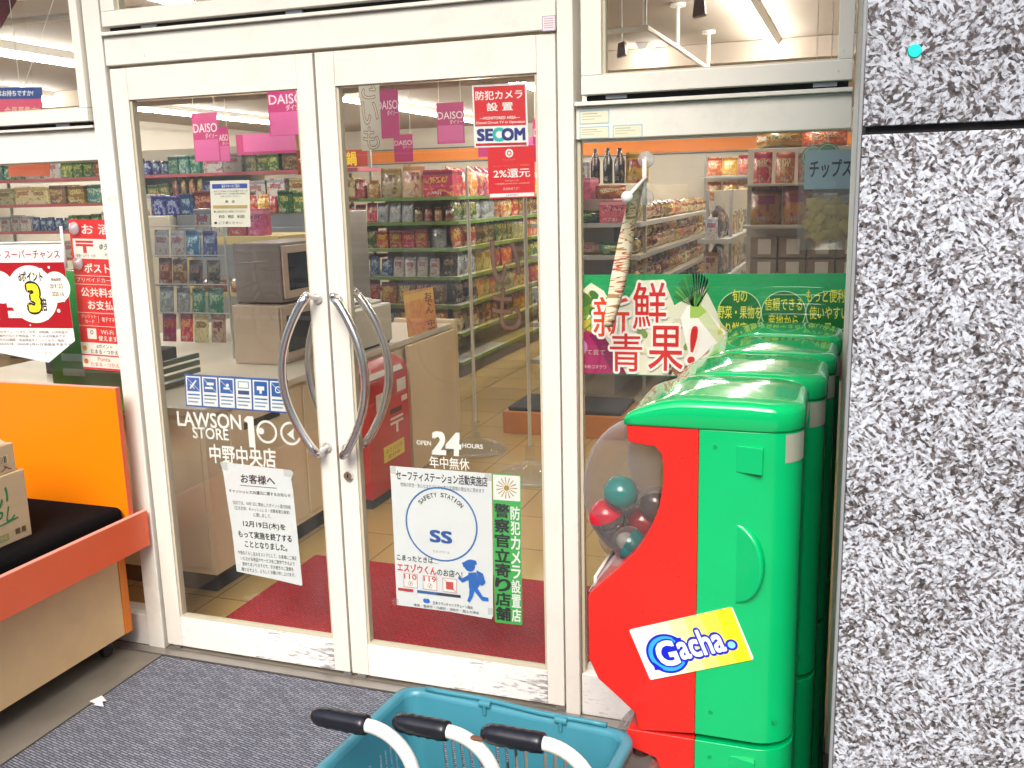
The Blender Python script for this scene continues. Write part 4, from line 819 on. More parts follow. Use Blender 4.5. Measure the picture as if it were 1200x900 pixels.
# red parcel post box
M_pred = mat('post_red', (.50, .018, .02), .3, var=.05)
pb = thing('post_box', 'red parcel post box with a white post mark standing against the cash counter', 'post box', (-.82, 1.9, 0))
MB().prism([(1.66, .06), (2.16, .06), (2.16, .70), (1.66, .70)], lambda a, b, tt: Vector((tt, a, b)), -.866, -.765).build('body', M_pred, pb, .006)
MB().prism([(-.866, .7005), (-.765, .7005), (-.785, .745), (-.866, .79)], lambda a, b, tt: Vector((a, tt, b)), 1.66, 2.16).build('slanted_top', M_pred, pb, .005)
MB().box(-.85, -.78, 1.68, 2.14, .003, .0595).build('foot', M_dark, pb)
s = Sign('x', '', '', (-.7648, 1.66, .70), (0, .50, 0), (0, 0, -.64), None, parent=pb, panel=False)
s.rect(.18, .12, .36, .26, ink('#e0d6cc')).rect(.7, .06, .93, .17, ink('#e0d6cc')).rect(.5, .30, .80, .345, ink('#200406')).rect(.8, .22, .95, .27, ink('#e8d8d0')).text('〒', .5, .38, .82, .52, ink('#f0d8d4'), bold=.02).rect(.3, .60, .82, .74, ink('#e0c850')).text('ゆうパック', .36, .63, .76, .67, ink('#5a3010')).text('受付中', .4, .685, .7, .72, ink('#5a3010')).done()
MB().add([(-.7665, 1.70, .712), (-.7665, 2.10, .712), (-.7805, 2.10, .740), (-.7805, 1.70, .740)], [(0, 1, 2, 3)]).build('printed_label', mat('pale_label', (.75, .70, .66), .5), pb)
# shelves and appliances behind the counter
ZH = [1.36, 1.62]
rack('shelf of boxes and jars along the wall behind the cash counter', -7.2, -2.7, 5.3, 5.9, [.3, .8, 1.12, 1.40, 1.68, 1.94], mat('red_price_rail', (.42, .08, .10), .5), 2.2)
for li, z in ((2, 1.12), (3, 1.40), (4, 1.68), (5, 1.94)):
    fill((-7.1, 5.29), (-2.75, 5.29), z, (0, -1), ORD[li] + ' shelf', 'rack behind the counter', [[('jar', 'brown', 4), ('box', 'orange', 3), ('box', 'white', 3)], [('box', 'white', 3), ('jar', 'blue', 5), ('box', 'green', 3), ('carton', 'white', 2), ('bottle', 'brown', 4)], [('carton', 'cream', 3), ('carton', 'brown', 2), ('carton', 'teal', 2), ('box', 'green', 4), ('bottle', 'brown', 4), ('carton', 'blue', 2), ('carton', 'white', 2)], [('box', 'teal', 3), ('carton', 'white', 2), ('box', 'green', 3), ('carton', 'brown', 2), ('jar', 'blue', 4)]][li - 2], 1.12)
t = thing('fridge', 'wide stainless steel fridge behind the cash counter', 'fridge', (-2.8, 3.7, 0)); boxo('body', mat('stainless', (.42, .42, .41), .3, .8, var=.08), -3.33, -2.1, 3.5, 4.3, .003, 1.57, t, .006)
fill((-3.8, 3.46), (-2.12, 3.46), 1.571, (0, -1), 'top', 'beige cabinet and steel fridge', [('carton', 'white', 1), ('box', 'blue', 3), ('carton', 'brown', 2), ('jar', 'orange', 3), ('box', 'green', 3), ('carton', 'cream', 2), ('jar', 'teal', 3)], 1.05)
for x in (-3.32, -2.70): d_ = boxo('door', mat('stainless_door', (.46, .46, .45), .28, .8, var=.08), x, x + .59, 3.478, 3.499, .15, 1.47, t, .004); MB().box(x + .52, x + .545, 3.46, 3.477, .7, 1.1).build('handle', M_dark, d_, .004)
t = thing('coffee_cabinet', 'pale beige machine cabinet to the side of the stainless fridge', 'cabinet', (-3.55, 3.7, 0)); boxo('body', mat('machine_beige', (.60, .57, .48), .4), -3.85, -3.36, 3.45, 4.2, .003, 1.57, t, .015, 3); MB().box(-3.7, -3.45, 3.4455, 3.449, 1.03, 1.045).build('slot', M_dark, t)
t = thing('basket_crate', 'small dark green crate on the near end of the cash counter', 'crate', (-1.5, .8, .836)); g = MB()
for k in range(4): g.box(-1.75, -1.3, .70, .715, .838 + k * .035, .86 + k * .035).box(-1.315, -1.30, .7155, 1.0, .838 + k * .035, .86 + k * .035).box(-1.75, -1.735, .7155, 1.0, .838 + k * .035, .86 + k * .035)
g.box(-1.73, -1.32, .72, 1.0, .838, .845).build('slats', mat('dark_green_plastic', (.02, .07, .05), .4), t)
t = thing('green_panel', 'glossy green panel standing inside behind the red services notice', 'panel', (-1.3, .25, 0)); boxo('board', mat('panel_green', (.02, .30, .05), .25, var=.3, vscale=8), -1.42, -.98, .22, .25, .86, 1.42, t); boxo('stand_leg', M_dark, -1.24, -1.2, .225, .245, .003, .859, t); MB().box(-1.36, -1.25, .2185, .2195, 1.0, 1.03).box(-1.36, -1.25, .2185, .2195, 1.06, 1.09).build('pale_strip', mat('mint', (.3, .6, .5), .4), t)
# ================================================================ hanging banners
M_mag = mat('magenta_board', (.42, .012, .13), .5, var=.05); M_magl = mat('pale_magenta_board', (.60, .10, .30), .5); wt = ink('#e8d4dc')
def banner(label, y, tl_, tr_, bl_, split=True, part='DAISO', string=True):
    a, u_, v_ = facing(tl_, tr_, bl_, y); u_ = Vector((u_.x, 0, 0)); v_ = Vector((0, 0, v_.z))
    s = Sign('hanging_banner', label, 'banner', a, u_, v_, M_mag, .004)
    if split: s.rect(.03, .55, .97, .99, M_magl)
    s.text(part, .04, .22, .96, .40, wt, bold=.01).text('ダイソー', .48, .42, .95, .53, wt, bold=.01).done()
    if string: MB().tube([a + u_ * .1, (a.x + u_.x * .1, a.y, 2.748)], .002, 5).tube([a + u_ * .9, (a.x + u_.x * .9, a.y, 2.748)], .002, 5).build('string', M_rail, s.parent)
banner('magenta hanging banner nearest the ceiling lamp end in the lettered door', 4.0, (224, 133), (254, 133), (224, 190))
banner('smaller magenta banner half hidden behind the first one', 5.0, (252, 149), (267, 149), (252, 190), True)
banner('large magenta banner cut by the top of the door with store lettering', 2.6, (312, 98), (356, 95), (312, 160))
banner('tall magenta banner behind the white sweet potato banner', 5.0, (440, 106), (466, 104), (440, 163), False)
banner('low magenta banner between the sweet potato banner and the lamps', 6.4, (461, 158), (483, 157), (461, 190), False)
banner('magenta banner hanging between the sweet potato banner and the camera notice', 4.0, (511, 121), (543, 119), (511, 169))
banner('magenta banner seen at the door edge beside the camera notice', 6.0, (624, 140), (650, 139), (624, 190), False)
a, u_, v_ = facing((276, 158), (346, 155), (276, 182), 4.6); s = Sign('valance_board', 'long pale pink valance board hanging over the shelves behind the counter', 'board', a, (u_.x, 0, 0), (0, 0, v_.z), M_magl, .01); s.rect(0, .0, .12, 1, M_mag).rect(.12, .86, 1, 1, M_mag).done()
a, u_, v_ = facing((560, 163), (640, 160), (560, 184), 7.5); s = Sign('valance_board', 'pink valance board over the shelves behind the camera notice', 'board', a, (u_.x, 0, 0), (0, 0, v_.z), M_magl, .01); s.rect(0, .0, .3, 1, M_mag).done()
a, u_, v_ = facing((420, 98), (444, 97), (422, 177), 2.4); s = Sign('cloth_banner', 'white vertical sweet potato banner with brown outlined letters behind the keyed door', 'banner', a, (u_.x, 0, 0), (0, 0, v_.z), mat('white_cloth', (.62, .58, .5), .8), .002)
s.column('さいも', .12, -.12, .88, 1.0, ink('#d8c8b0'), out=.03, om=ink('#5a3524')).done(); MB().tube([a, (a.x, a.y, 2.748)], .002, 5).tube([a + Vector((u_.x, 0, 0)), (a.x + u_.x, a.y, 2.748)], .002, 5).build('string', M_rail, s.parent)
a, u_, v_ = facing((404, 176), (430, 174), (404, 196), 3.6); s = Sign('shelf_card', 'red and yellow hot pot card under the white sweet potato banner', 'card', a, (u_.x, 0, 0), (0, 0, v_.z), ink('#a03020'), .003); s.text('鍋', .05, .1, .5, .9, ink('#f0d020'), bold=.03).done(); MB().tube([a, (a.x, a.y, 2.748)], .002, 5).build('string', M_rail, s.parent)
a, u_, v_ = facing((345, 145), (362, 144), (345, 205), 2.7); s = Sign('cloth_banner', 'tan and rust banner at the inner edge of the lettered door', 'banner', a, (u_.x, 0, 0), (0, 0, v_.z), mat('tan_cloth', (.50, .36, .16), .8), .002); s.rect(0, .52, 1, 1, ink('#8c3a20')).text('今', .1, .6, .9, .85, ink('#e0cfc0'), bold=.02).done(); MB().tube([a, (a.x, a.y, 2.748)], .002, 5).build('string', M_rail, s.parent)
# clear weighted banner stands with yellow cloth
M_clearst = clear('clear_stand_plastic', (.93, .93, .91), 1.6, .06, .06, rim=.3)
for k, (lb, u, v, top) in enumerate((('clear weighted banner stand nearer the post box', 558, 528, 1.62), ('clear weighted banner stand nearer the door edge', 622, 560, 1.75))):
    p = at(u, v, z=.003); p = Vector((p.x, p.y, 0.003)); t = thing('banner_stand', lb, 'banner stand', p)
    MB().loft([[p + Vector((r * math.cos(q * math.pi / 12), r * math.sin(q * math.pi / 12), z)) for q in range(24)] for r, z in ((.2, 0), (.21, .012), (.19, .03), (.12, .065), (.05, .08), (.03, .11))]).build('water_base', M_clearst, t, smooth=True)
    MB().tube([p + Vector((0, 0, .11)), p + Vector((0, 0, .2))], .03, 14).build('socket', M_clearst, t); MB().tube([p + Vector((0, 0, .2)), p + Vector((0, 0, top))], .011, 10).build('pole', mat('pale_pole', (.60, .56, .46), .3), t)

a, u_, v_ = facing((556, 262), (622, 260), (556, 400), 3.2); s = Sign('cloth_banner', 'see through yellow banner with purple sweet potato letters on the clear weighted stand', 'banner', a, (u_.x, 0, 0), (0, 0, v_.z), clear('yellow_film', (.93, .86, .55), 1.3, .2, .04), .001)
s.column('いも', .28, .12, .80, .92, ink('#a08470'), out=.022, om=ink('#86505c')).done()

# cash register, snack case and small goods on the counter
t = thing('cash_register', 'dark cash register with a tilted screen on the near end of the cash counter', 'register', (-1.95, 1.0, .836)); boxo('drawer', M_dark, -2.2, -1.75, .95, 1.4, .8365, .92, t, .006); boxo('post', M_dark, -2.0, -1.94, 1.15, 1.2, .9205, 1.14, t)
MB().prism([(0, 0), (.03, 0), (-.09, .26), (-.12, .25)], lambda a, b, tt: Vector((-1.93 + a, tt, 1.10 + b)), 1.0, 1.36).build('screen', mat('dark_screen', (.03, .035, .045), .12), t, .004)
t = thing('snack_case', 'yellow framed heated snack case on the cash counter behind the microwaves', 'display case', (-1.8, 2.2, .836)); MB().box(-2.1, -2.06, 2.0, 2.04, .837, 1.42).box(-1.5, -1.46, 2.0, 2.04, .837, 1.42).box(-2.1, -1.46, 2.0, 2.5, 1.4205, 1.47).box(-2.1, -1.46, 2.0, 2.5, 1.12, 1.14).build('frame', mat('case_yellow', (.62, .50, .20), .4), t, .003); MB().box(-2.055, -1.505, 2.01, 2.014, .85, 1.41).build('pane', clear('case_glass', (.96, .96, .95)), t)
fill((-2.08, 2.0), (-1.48, 2.0), 1.141, (0, -1), 'shelf', 'yellow framed snack case', [('tray', 'orange', 2), ('tray', 'brown', 2)], .8); fill((-2.08, 1.99), (-1.48, 1.99), 1.471, (0, -1), 'top', 'yellow framed snack case', [('box', 'white', 2), ('box', 'pink', 2)], 1.0)
t = thing('packet_stand', 'wire stand of hanging packets on the cash counter in front of the steel fridge', 'stand', (-1.75, 1.5, .836)); g = MB()
for k in range(4): g.tube([(-2.0, 1.55, 1.08 + k * .155), (-1.5, 1.55, 1.08 + k * .155)], .004, 6)
g.tube([(-2.0, 1.55, .838), (-2.0, 1.55, 1.58)], .007, 8).tube([(-1.5, 1.55, .838), (-1.5, 1.55, 1.58)], .007, 8).build('wire_frame', M_alu, t)
for k in range(4): fill((-2.0, 1.52), (-1.5, 1.52), .915 + k * .155, (0, -1), ORD[k] + ' row', 'wire stand on the cash counter', [('hanging pack', ('red', 'silver', 'brown', 'white')[k], 2), ('hanging pack', ('cream', 'teal', 'dark', 'blue')[k], 2)], .92)
a, u_, v_ = facing((-6, -20), (20, -20), (-6, 34), .5); s = Sign('red_pennant', 'dark red pennant in the corner of the hopper window over the services notice', 'pennant', a, (u_.x, 0, 0), (0, 0, v_.z), ink('#7a1018'), .002, outline=[(0, 0), (1, 0), (1, .35), (0, 1)]); s.done(); MB().tube([a + u_ * .5, (a.x + u_.x * .5, a.y, 2.748)], .0015, 5).build('string', M_rail, s.parent)
# ================================================================ notices and lettering on the glass (stuck to the inner face)
YG = .0405; YD = .0275
def sheet(name, label, cat, tl, tr, bl, m, y=YD, **k):
    a, u, v = facing(tl, tr, bl, y); return Sign(name, label, cat, a, u, v, m, .0008, **k)
K = ink('#17171b'); Wt = ink('#f2f2ee'); Rd = ink('#d8161c'); Bl = ink('#1f5fae'); M_paper = mat('notice_paper', (.80, .82, .84), .55, var=.03)
def tiny(s, lines, a0, a1, b0, b1, m):
    n = len(lines); h = (b1 - b0) / n
    for i, t in enumerate(lines):
        w = min(1, len(t) / max(len(x) for x in lines)); c = (a0 + a1) / 2; s.text(t, c - (a1 - a0) * w / 2, b0 + h * (i + .12), c + (a1 - a0) * w / 2, b0 + h * (i + .82), m)
# --- lettered door: vinyl lettering is part of the door
a, u, v = facing((207, 480), (350, 480), (214, 541), YD); s = Sign('x', '', '', a, (u.x, 0, 0), (0, 0, v.z), None, parent=door_a, panel=False)
s.text('LAWSON', .0, .03, .53, .30, Wt, bold=.025).text('STORE', .12, .31, .42, .52, Wt, bold=.02)
pass
s.rect(.585, .04, .635, .62, Wt).poly([(.555, .12), (.585, .04), (.635, .04), (.585, .17)], Wt)
s.circ(.735, .31, .042, Wt, ring=.80).circ(.925, .31, .042, Wt, ring=.80).circ(.69, .30, .012, Wt)
s.poly([(.895, .33), (.955, .21), (.945, .33), (.955, .43)], Wt)
s.text('中野中央店', .25, .62, .79, .97, Wt, bold=.03).done()
# --- pictogram strip
s = sheet('pictogram_strip', 'blue strip of six white prohibition pictograms on the lettered door', 'sticker', (216, 438), (337, 445), (218, 476), ink('#1b58a8'), YD)
DB = ink('#123c86'); GY = ink('#7d9bc4')
for k in range(6):
    x0, x1 = .012 + k * .165, .16 + k * .165; s.rect(x0, .06, x1, .95, Wt)
    if k != 3: s.rect(x0 + .012, .10, x1 - .012, .52, Bl)
    else: s.rect(x0 + .02, .12, x1 - .02, .34, GY).rect(x0 + .03, .15, x1 - .03, .31, Wt).rect(x0 + .02, .40, x1 - .02, .52, DB)
    for j in range(3): s.rect(x0 + .014, .60 + j * .11, x1 - .014 - (.02 if j == 2 else 0), .645 + j * .11, GY if j else Bl)
    cx = (x0 + x1) / 2
    if k == 0: s.line(cx + .03, .18, cx - .035, .44, .006, Wt).line(cx - .035, .30, cx + .01, .44, .003, Wt)
    if k == 1: s.rect(cx - .03, .22, cx + .04, .30, Wt).rect(cx - .05, .36, cx + .03, .42, Wt)
    if k == 2: s.circ(cx + .01, .27, .006, Wt).rect(cx - .03, .34, cx + .03, .40, Wt)
    if k == 4: s.rect(cx - .035, .24, cx + .035, .36, Wt).rect(cx - .01, .36, cx + .01, .46, Wt)
    if k == 5: s.circ(cx, .31, .012, Wt, ring=.75)
    if k in (0, 1, 2, 5): s.line(x0 + .015, .13, x1 - .015, .49, .0016, Wt)
s.done()
# --- taped customer notice
ol = [(0, 0), (.25, .008), (.6, .02), (.96, .03), (.985, .05), (.95, .10), (.965, .2), (.98, .5), (1, .99), (.985, 1.0), (.6, .97), (.25, .95), (.1, .94), (.085, .6), (.05, .3), (.03, .1)]
a_, u_, v_ = facing((258, 541), (341, 547), (266, 676), YD); v_ = Vector((0, 0, v_.z))
s = Sign('taped_notice', 'white customer notice taped to the lettered door below the shop name', 'notice', a_, u_ * 1.04, v_, M_paper, .0008, outline=ol)
s.text('お客様へ', .27, .09, .73, .165, K, bold=.03).rect(.25, .185, .75, .19, K).text('キャッシュレス2%還元に関するお知らせ', .09, .225, .93, .255, K, bold=.02)
tiny(s, ['当店では、10月1日に開始したポイント還元制度', '（正式名称：キャッシュレス・消費者還元事業）', 'に関しまして、'], .13, .92, .315, .455, K)
s.text('12月19日(木)を', .25, .485, .83, .545, K, bold=.03).text('もって実施を終了する', .17, .575, .90, .635, K, bold=.03).text('こととなりました。', .25, .66, .83, .715, K, bold=.03)
tiny(s, ['今後もくらし支えるストアとして、お客様にご満足', 'いただける商品やサービスをご提供できるよう', '努めてまいりますので、引き続きのご愛顧を', '賜りますよう、よろしくお願い申し上げます。'], .14, .95, .745, .94, K)
tp = clear('clear_tape', (.9, .9, .88), 1.4, .15, .1)
s.done(); MB().add([s.P(*q, 12) for q in ((-.02, -.005), (.1, 0), (.1, .07), (-.02, .06))], [(0, 1, 2, 3)]).add([s.P(*q, 12) for q in ((.86, .01), (1.0, .02), (1.0, .09), (.86, .08))], [(0, 1, 2, 3)]).build('tape_strip', tp, s.parent)
# --- small returned-goods notice
s = sheet('small_notice', 'small white notice with a blue heading band high on the lettered door', 'notice', (246, 212), (292, 211), (248, 266), mat('cream_paper', (.74, .70, .58), .5)); s.rect(.05, .07, .95, .17, ink('#20409a')).text('電子マネーのご案内', .3, .085, .75, .155, Wt)
tiny(s, ['当店でご利用いただける電子マネーは', '次の通りです。ご利用の際は係員に', 'お申し付けください。'], .08, .95, .2, .37, K); s.text('商　店', .38, .42, .62, .48, K, bold=.02).rect(.06, .53, .94, .60, ink('#b59a5a'))
s.text('¥10　¥50　¥100', .2, .74, .86, .81, K, bold=.02).text('■ 上記以外はご利用になれません', .08, .64, .9, .69, K).text('■ ご了承ください', .08, .88, .8, .94, K).done()
# --- keyed door: vinyl
a, u, v = facing((486, 505), (567, 512), (488, 546), YD); s = Sign('x', '', '', a, (u.x, 0, 0), (0, 0, v.z), None, parent=door_b, panel=False)
s.text('24', .26, .0, .66, .60, Wt, bold=.06, shear=.02).text('OPEN', .02, .26, .23, .38, Wt, bold=.02).text('HOURS', .69, .26, .98, .38, Wt, bold=.03).text('年中無休', .20, .68, .78, 1.02, Wt, bold=.012).done()
# --- security camera notice
s = sheet('camera_notice', 'red and white security camera notice high on the keyed door', 'notice', (553, 100), (617, 97), (556, 173), Wt)
s.rect(.03, .03, .97, .66, ink('#d80f14')).text('防犯カメラ', .06, .10, .92, .24, Wt, bold=.02).text('設 置', .26, .29, .74, .42, Wt, bold=.02).text('—MONITORED AREA—', .12, .51, .86, .555, Wt, bold=.02).text('Closed Circuit TV in Operation', .05, .585, .95, .635, Wt, bold=.015)
nv = ink('#14237c'); s.text('SE', .07, .71, .35, .89, nv, bold=.07).text('C', .36, .70, .54, .90, ink('#20b8b0'), bold=.07).text('OM', .53, .71, .94, .89, nv, bold=.07).rect(.03, .935, .97, .975, ink('#c01018')).done()
s = sheet('rebate_notice', 'rounded red two percent rebate notice below the security camera notice', 'notice', (571, 173), (626, 170), (573, 233), ink('#dd1a20'), radius=.006)
s.rect(.02, .905, .98, .975, Wt).circ(.47, .13, .0125, Wt, sq=1.0).circ(.47, .13, .0075, Rd, ring=.55).text('キャッシュレスで', .33, .24, .60, .27, ink('#f0b0a0')).text('ポイント・キャッシュレス・消費者還元', .12, .35, .90, .39, ink('#e88a50')).text('2%還元', .12, .43, .90, .60, Wt, bold=.015).text('即時還元対象', .36, .645, .66, .675, ink('#f0b0a0')).text('対象期間 2019年10月〜2020年6月', .15, .70, .88, .735, ink('#f0c0b0')).text('当店独自です！', .32, .79, .66, .84, ink('#f4d0c8')).text('LAWSON', .38, .925, .64, .96, ink('#5a70b0')).done()
# --- safety station poster (its mascot is left out)
ol = [(0, 0), (1.0, .0), (1.0, .5), (.995, .97), (.98, 1.0), (.55, .985), (.02, .985), (.012, .5)]
s = sheet('safety_poster', 'white safety station poster with a blue ring and running figure on the keyed door', 'poster', (457, 546), (576, 555), (463, 711), M_paper, outline=ol)
s.text('セーフティステーション活動実施店', .06, .025, .96, .09, K, bold=.03).text('地域の安全・安心なまちづくりと青少年環境の健全化に努めます', .1, .105, .93, .135, K)
cyx, cyy = .5, .375; s.circ(cyx, cyy, .36 * s.W, ink('#2f6fb5'), ring=.955)
txt = 'SAFETY STATION'
for i, ch in enumerate(txt):
    if ch == ' ': continue
    q = math.radians(-90 + (i - 6.5) * 7.0); R = .285 * s.W; ca, cb = cyx + R * math.cos(q) / s.W, cyy + R * math.sin(q) / s.H; hw = .004 if ch == 'I' else .015
    s.text(ch, ca - hw, cb - .015, ca + hw, cb + .015, K, bold=.02, rot=q + math.pi / 2)
s.text('SS', .39, .42, .60, .50, ink('#2a58a4'), bold=.05).text('エスゾウくん', .41, .555, .58, .575, ink('#a06060'))
s.text('こまったときは…', .04, .615, .46, .655, K, bold=.02).text('エスゾウくん', .04, .675, .44, .735, Rd, bold=.03).text('のお店へ!', .45, .685, .70, .735, K, bold=.02)
for i, t in enumerate(('110', '119')): s.rect(.10 + .2 * i, .745, .245 + .2 * i, .845, ink('#cc8888')).rect(.106 + .2 * i, .749, .239 + .2 * i, .841, Wt).text(t, .11 + .2 * i, .75, .235 + .2 * i, .785, Rd, bold=.02); s.circ(.172 + .2 * i, .815, .0085, Rd, ring=.85); s.line(.165 + .2 * i, .825, .18 + .2 * i, .805, .0022, K)
s.rect(.50, .745, .645, .845, ink('#cc8888')).rect(.506, .749, .639, .841, Wt).rect(.535, .77, .61, .825, ink('#d05050')).line(.51, .752, .635, .838, .002, Rd)
for i, c in enumerate(('#c03038', '#2d5fa0', '#26354d')): s.rect(.04 + i * .2, .855, .2 + i * .24, .875, ink(c))
bl2 = ink('#1565c0')
s.circ(.775, .64, .040 * s.W * 1.35, bl2, sq=1.05).poly([(.70, .625), (.715, .655), (.85, .625), (.84, .60), (.78, .595)], bl2).poly([(.76, .69), (.84, .68), (.87, .77), (.83, .81), (.765, .80)], bl2).poly([(.84, .665), (.905, .685), (.93, .745), (.90, .77), (.865, .765)], bl2)
s.poly([(.77, .70), (.70, .735), (.665, .72), (.66, .74), (.70, .765), (.79, .73)], bl2).poly([(.77, .79), (.83, .79), (.80, .86), (.77, .90), (.745, .89), (.765, .85)], bl2).poly([(.80, .80), (.85, .79), (.90, .845), (.955, .85), (.955, .875), (.89, .875)], bl2)
s.circ(.32, .925, .008, bl2, seg=20).circ(.345, .925, .008, bl2, seg=20).text('日本フランチャイズチェーン協会', .40, .92, .80, .945, K).text('後援／警察庁・内閣府・消防庁・国土交通省', .2, .955, .86, .975, K).done()
for q in ((.0, .955), (.97, .94), (.02, .02), (.96, .02)): MB().add([s.P(q[0] + i * .04, q[1] + j * .03, 14) for i, j in ((-.6, -.6), (1, -.6), (1, 1), (-.6, 1))], [(0, 1, 2, 3)]).build('tape_strip', tp, s.parent)
# --- police stop strip
s = sheet('police_strip', 'green vertical police patrol strip with a gold badge beside the safety poster', 'sticker', (577, 555), (610, 557), (580, 729), ink('#35b24a'), radius=.004)
s.poly([(.02, .006), (.98, .006), (.98, .17), (.02, .17)], Wt); gold = ink('#b08d2a')
for i in range(15): q = 2 * math.pi * i / 15; R0, R1 = .12 * s.W, .37 * s.W; w = .085; s.poly([(.5 + R0 * math.cos(q - w) / s.W, .088 + R0 * math.sin(q - w) / s.H), (.5 + R1 * math.cos(q - w * .7) / s.W, .088 + R1 * math.sin(q - w * .7) / s.H), (.5 + R1 * math.cos(q + w * .7) / s.W, .088 + R1 * math.sin(q + w * .7) / s.H), (.5 + R0 * math.cos(q + w) / s.W, .088 + R0 * math.sin(q + w) / s.H)], gold, k=4)
s.circ(.5, .088, .1 * s.W, gold, seg=16); s.column('警察官立寄り店舗', .06, .19, .58, .985, ink('#0a160c'), bold=.05).column('防犯カメラ設置店', .64, .20, .96, .985, Wt, bold=.03).done()
# --- fresh produce banner on the fixed pane
s = sheet('produce_banner', 'green fresh produce banner with red lettering and vegetables on the fixed pane', 'banner', (678, 322), (1001, 320), (679, 438), ink('#16a85c', .25), YG)
cr, lw = ink('#f6f3d8', .3), ink('#fbfaf0', .3)
blob = lambda pts, m: s.poly(pts, m)
def oval(a, b, ra, rb, m, rot=0., n=22): s.poly([(a + ra * math.cos(q) * math.cos(rot) - rb * math.sin(q) * math.sin(rot), b + (ra * math.cos(q) * math.sin(rot) * 2.6 + rb * math.sin(q) * math.cos(rot))) for q in [2 * math.pi * i / n for i in range(n)]], m)
s.poly([(0, .18), (.05, .08), (.10, .16), (.14, .34), (.20, .22), (.24, .06), (.33, .05), (.37, .30), (.42, .22), (.48, .12), (.575, .60), (.545, .80), (.47, .99), (0, .99)], cr)
for k in range(26): oval(.02 + .10 * random.random(), .18 + .45 * random.random(), .016, .05, ink(random.choice(('#6a9a2a', '#8fb03a', '#3f7a22', '#d0b838'))), random.uniform(-.5, .5), 10)
for k in range(24): oval(.24 + .28 * random.random(), .42 + .4 * random.random(), .018, .05, ink(random.choice(('#e8dfa8', '#b7c86a', '#8aa24a', '#f0ead0', '#d8c070'))), random.uniform(-.5, .5), 12)
s.poly([(.0, .62), (.03, .55), (.07, .6), (.13, .85), (.16, .99), (.0, .99)], ink('#a0205a', .3)).poly([(.04, .60), (.09, .57), (.13, .72), (.19, .99), (.14, .99), (.09, .78)], ink('#7c1848', .3)); oval(.02, .72, .014, .06, ink('#c080b0', .3))
s.poly([(.395, .42), (.42, .30), (.46, .26), (.51, .40), (.575, .60), (.555, .70), (.52, .84), (.46, .90), (.42, .70)], lw).poly([(.46, .28), (.49, .34), (.56, .60), (.54, .68), (.50, .55), (.46, .42)], ink('#d8e2b0', .3)).poly([(.43, .30), (.46, .26), (.49, .36), (.46, .42), (.43, .42)], ink('#a8cc5c', .3))
for k in range(15): q = math.radians(-165 + k * 8.5); s.poly([(.445 + .012 * math.cos(q), .30), (.445 + .075 * math.cos(q + .09), .30 + .30 * math.sin(q + .09)), (.445 + .08 * math.cos(q), .30 + .33 * math.sin(q)), (.452 + .012 * math.cos(q), .31)], ink(random.choice(('#2f7a2a', '#4a9a34', '#6ab040'))))
for k in range(22): oval(.33 + .15 * random.random(), .86 + .12 * random.random(), .009, .026, ink(random.choice(('#6a3a2a', '#8a5638', '#4a2a20', '#9a6a48'))), 0, 8)
rd, wh = ink('#d3241c', .3), ink('#f7f3ea', .3)
s.text('新', .06, .22, .20, .62, ink('#e0451c', .3), bold=.008, out=.08, om=wh).text('鮮', .215, .08, .34, .53, rd, bold=.010, out=.08, om=wh).text('青', .125, .58, .25, .96, rd, bold=.008, out=.08, om=wh).text('果', .275, .50, .405, .94, rd, bold=.010, out=.08, om=wh).text('!', .43, .50, .455, .86, rd, bold=.012, out=.08, om=wh, shear=.015)
s.text('果て直て', .005, .745, .105, .80, ink('#c0a8a0')).text('ゆめコダクワ', .02, .90, .11, .94, ink('#e0c0c0'))
cg, ylw, rw = ink('#0b6a2c', .3), ink('#e6e04a', .3), ink('#bfe0b0', .3)
for ca, tx in ((.61, ('旬の', '野菜・果物を', 'より鮮度よく')), (.765, ('信頼できる', '産地から')), (.92, ('もっと便利に', '使いやすい', '量'))):
    s.circ(ca, .36, .098 * s.W * .80, rw).circ(ca, .36, .094 * s.W * .80, cg); n = len(tx)
    for i, t in enumerate(tx): w = .013 * len(t); s.text(t, ca - w, .36 + (i - (n - 1) / 2) * .155 - .06, ca + w, .36 + (i - (n - 1) / 2) * .155 + .06, ylw, bold=.01)
s.circ(.985, .9, .035 * s.W, ink('#8c1c20', .3)).done()
# --- red services notice (runs behind the post)
s = sheet('services_notice', 'red list of services notice in the corner of the side pane by the orange stand', 'notice', (80, 257), (148, 258), (98, 432), ink('#e4211c'), YG)
ww = ink('#f6efe6'); s.W *= 1
s.text('お 酒', .22, .03, .72, .095, ww, bold=.015).rect(.04, .125, .98, .255, ww).text('〒', .10, .14, .38, .215, Rd, bold=.05).text('郵便・はがき・切手', .08, .225, .42, .245, K).text('ゆうパック', .50, .155, .86, .195, K, bold=.03, shear=.02).text('ゆうパック', .58, .215, .78, .235, K)
s.text('ポスト', .2, .285, .64, .345, ww, bold=.03).rect(.0, .365, 1, .368, ww).text('プリペイドカード販売', .04, .378, .90, .41, ww).rect(0, .422, 1, .425, ww).text('公共料金', .10, .445, .72, .505, ww, bold=.025).text('お支払', .20, .53, .64, .59, ww, bold=.025).rect(0, .612, 1, .615, ww)
s.text('クレジット', .06, .625, .32, .65, ww).text('カード', .12, .66, .28, .685, ww).text('電子マネー', .42, .64, .70, .67, ww).rect(.36, .63, .365, .68, ww).rect(0, .70, 1, .703, ww).rect(.14, .72, .30, .79, ww).circ(.22, .745, .008, ink('#8a7090'), ring=.5).text('Wi-Fi', .38, .725, .60, .755, ww).text('使えます', .33, .765, .66, .80, ww, bold=.02)
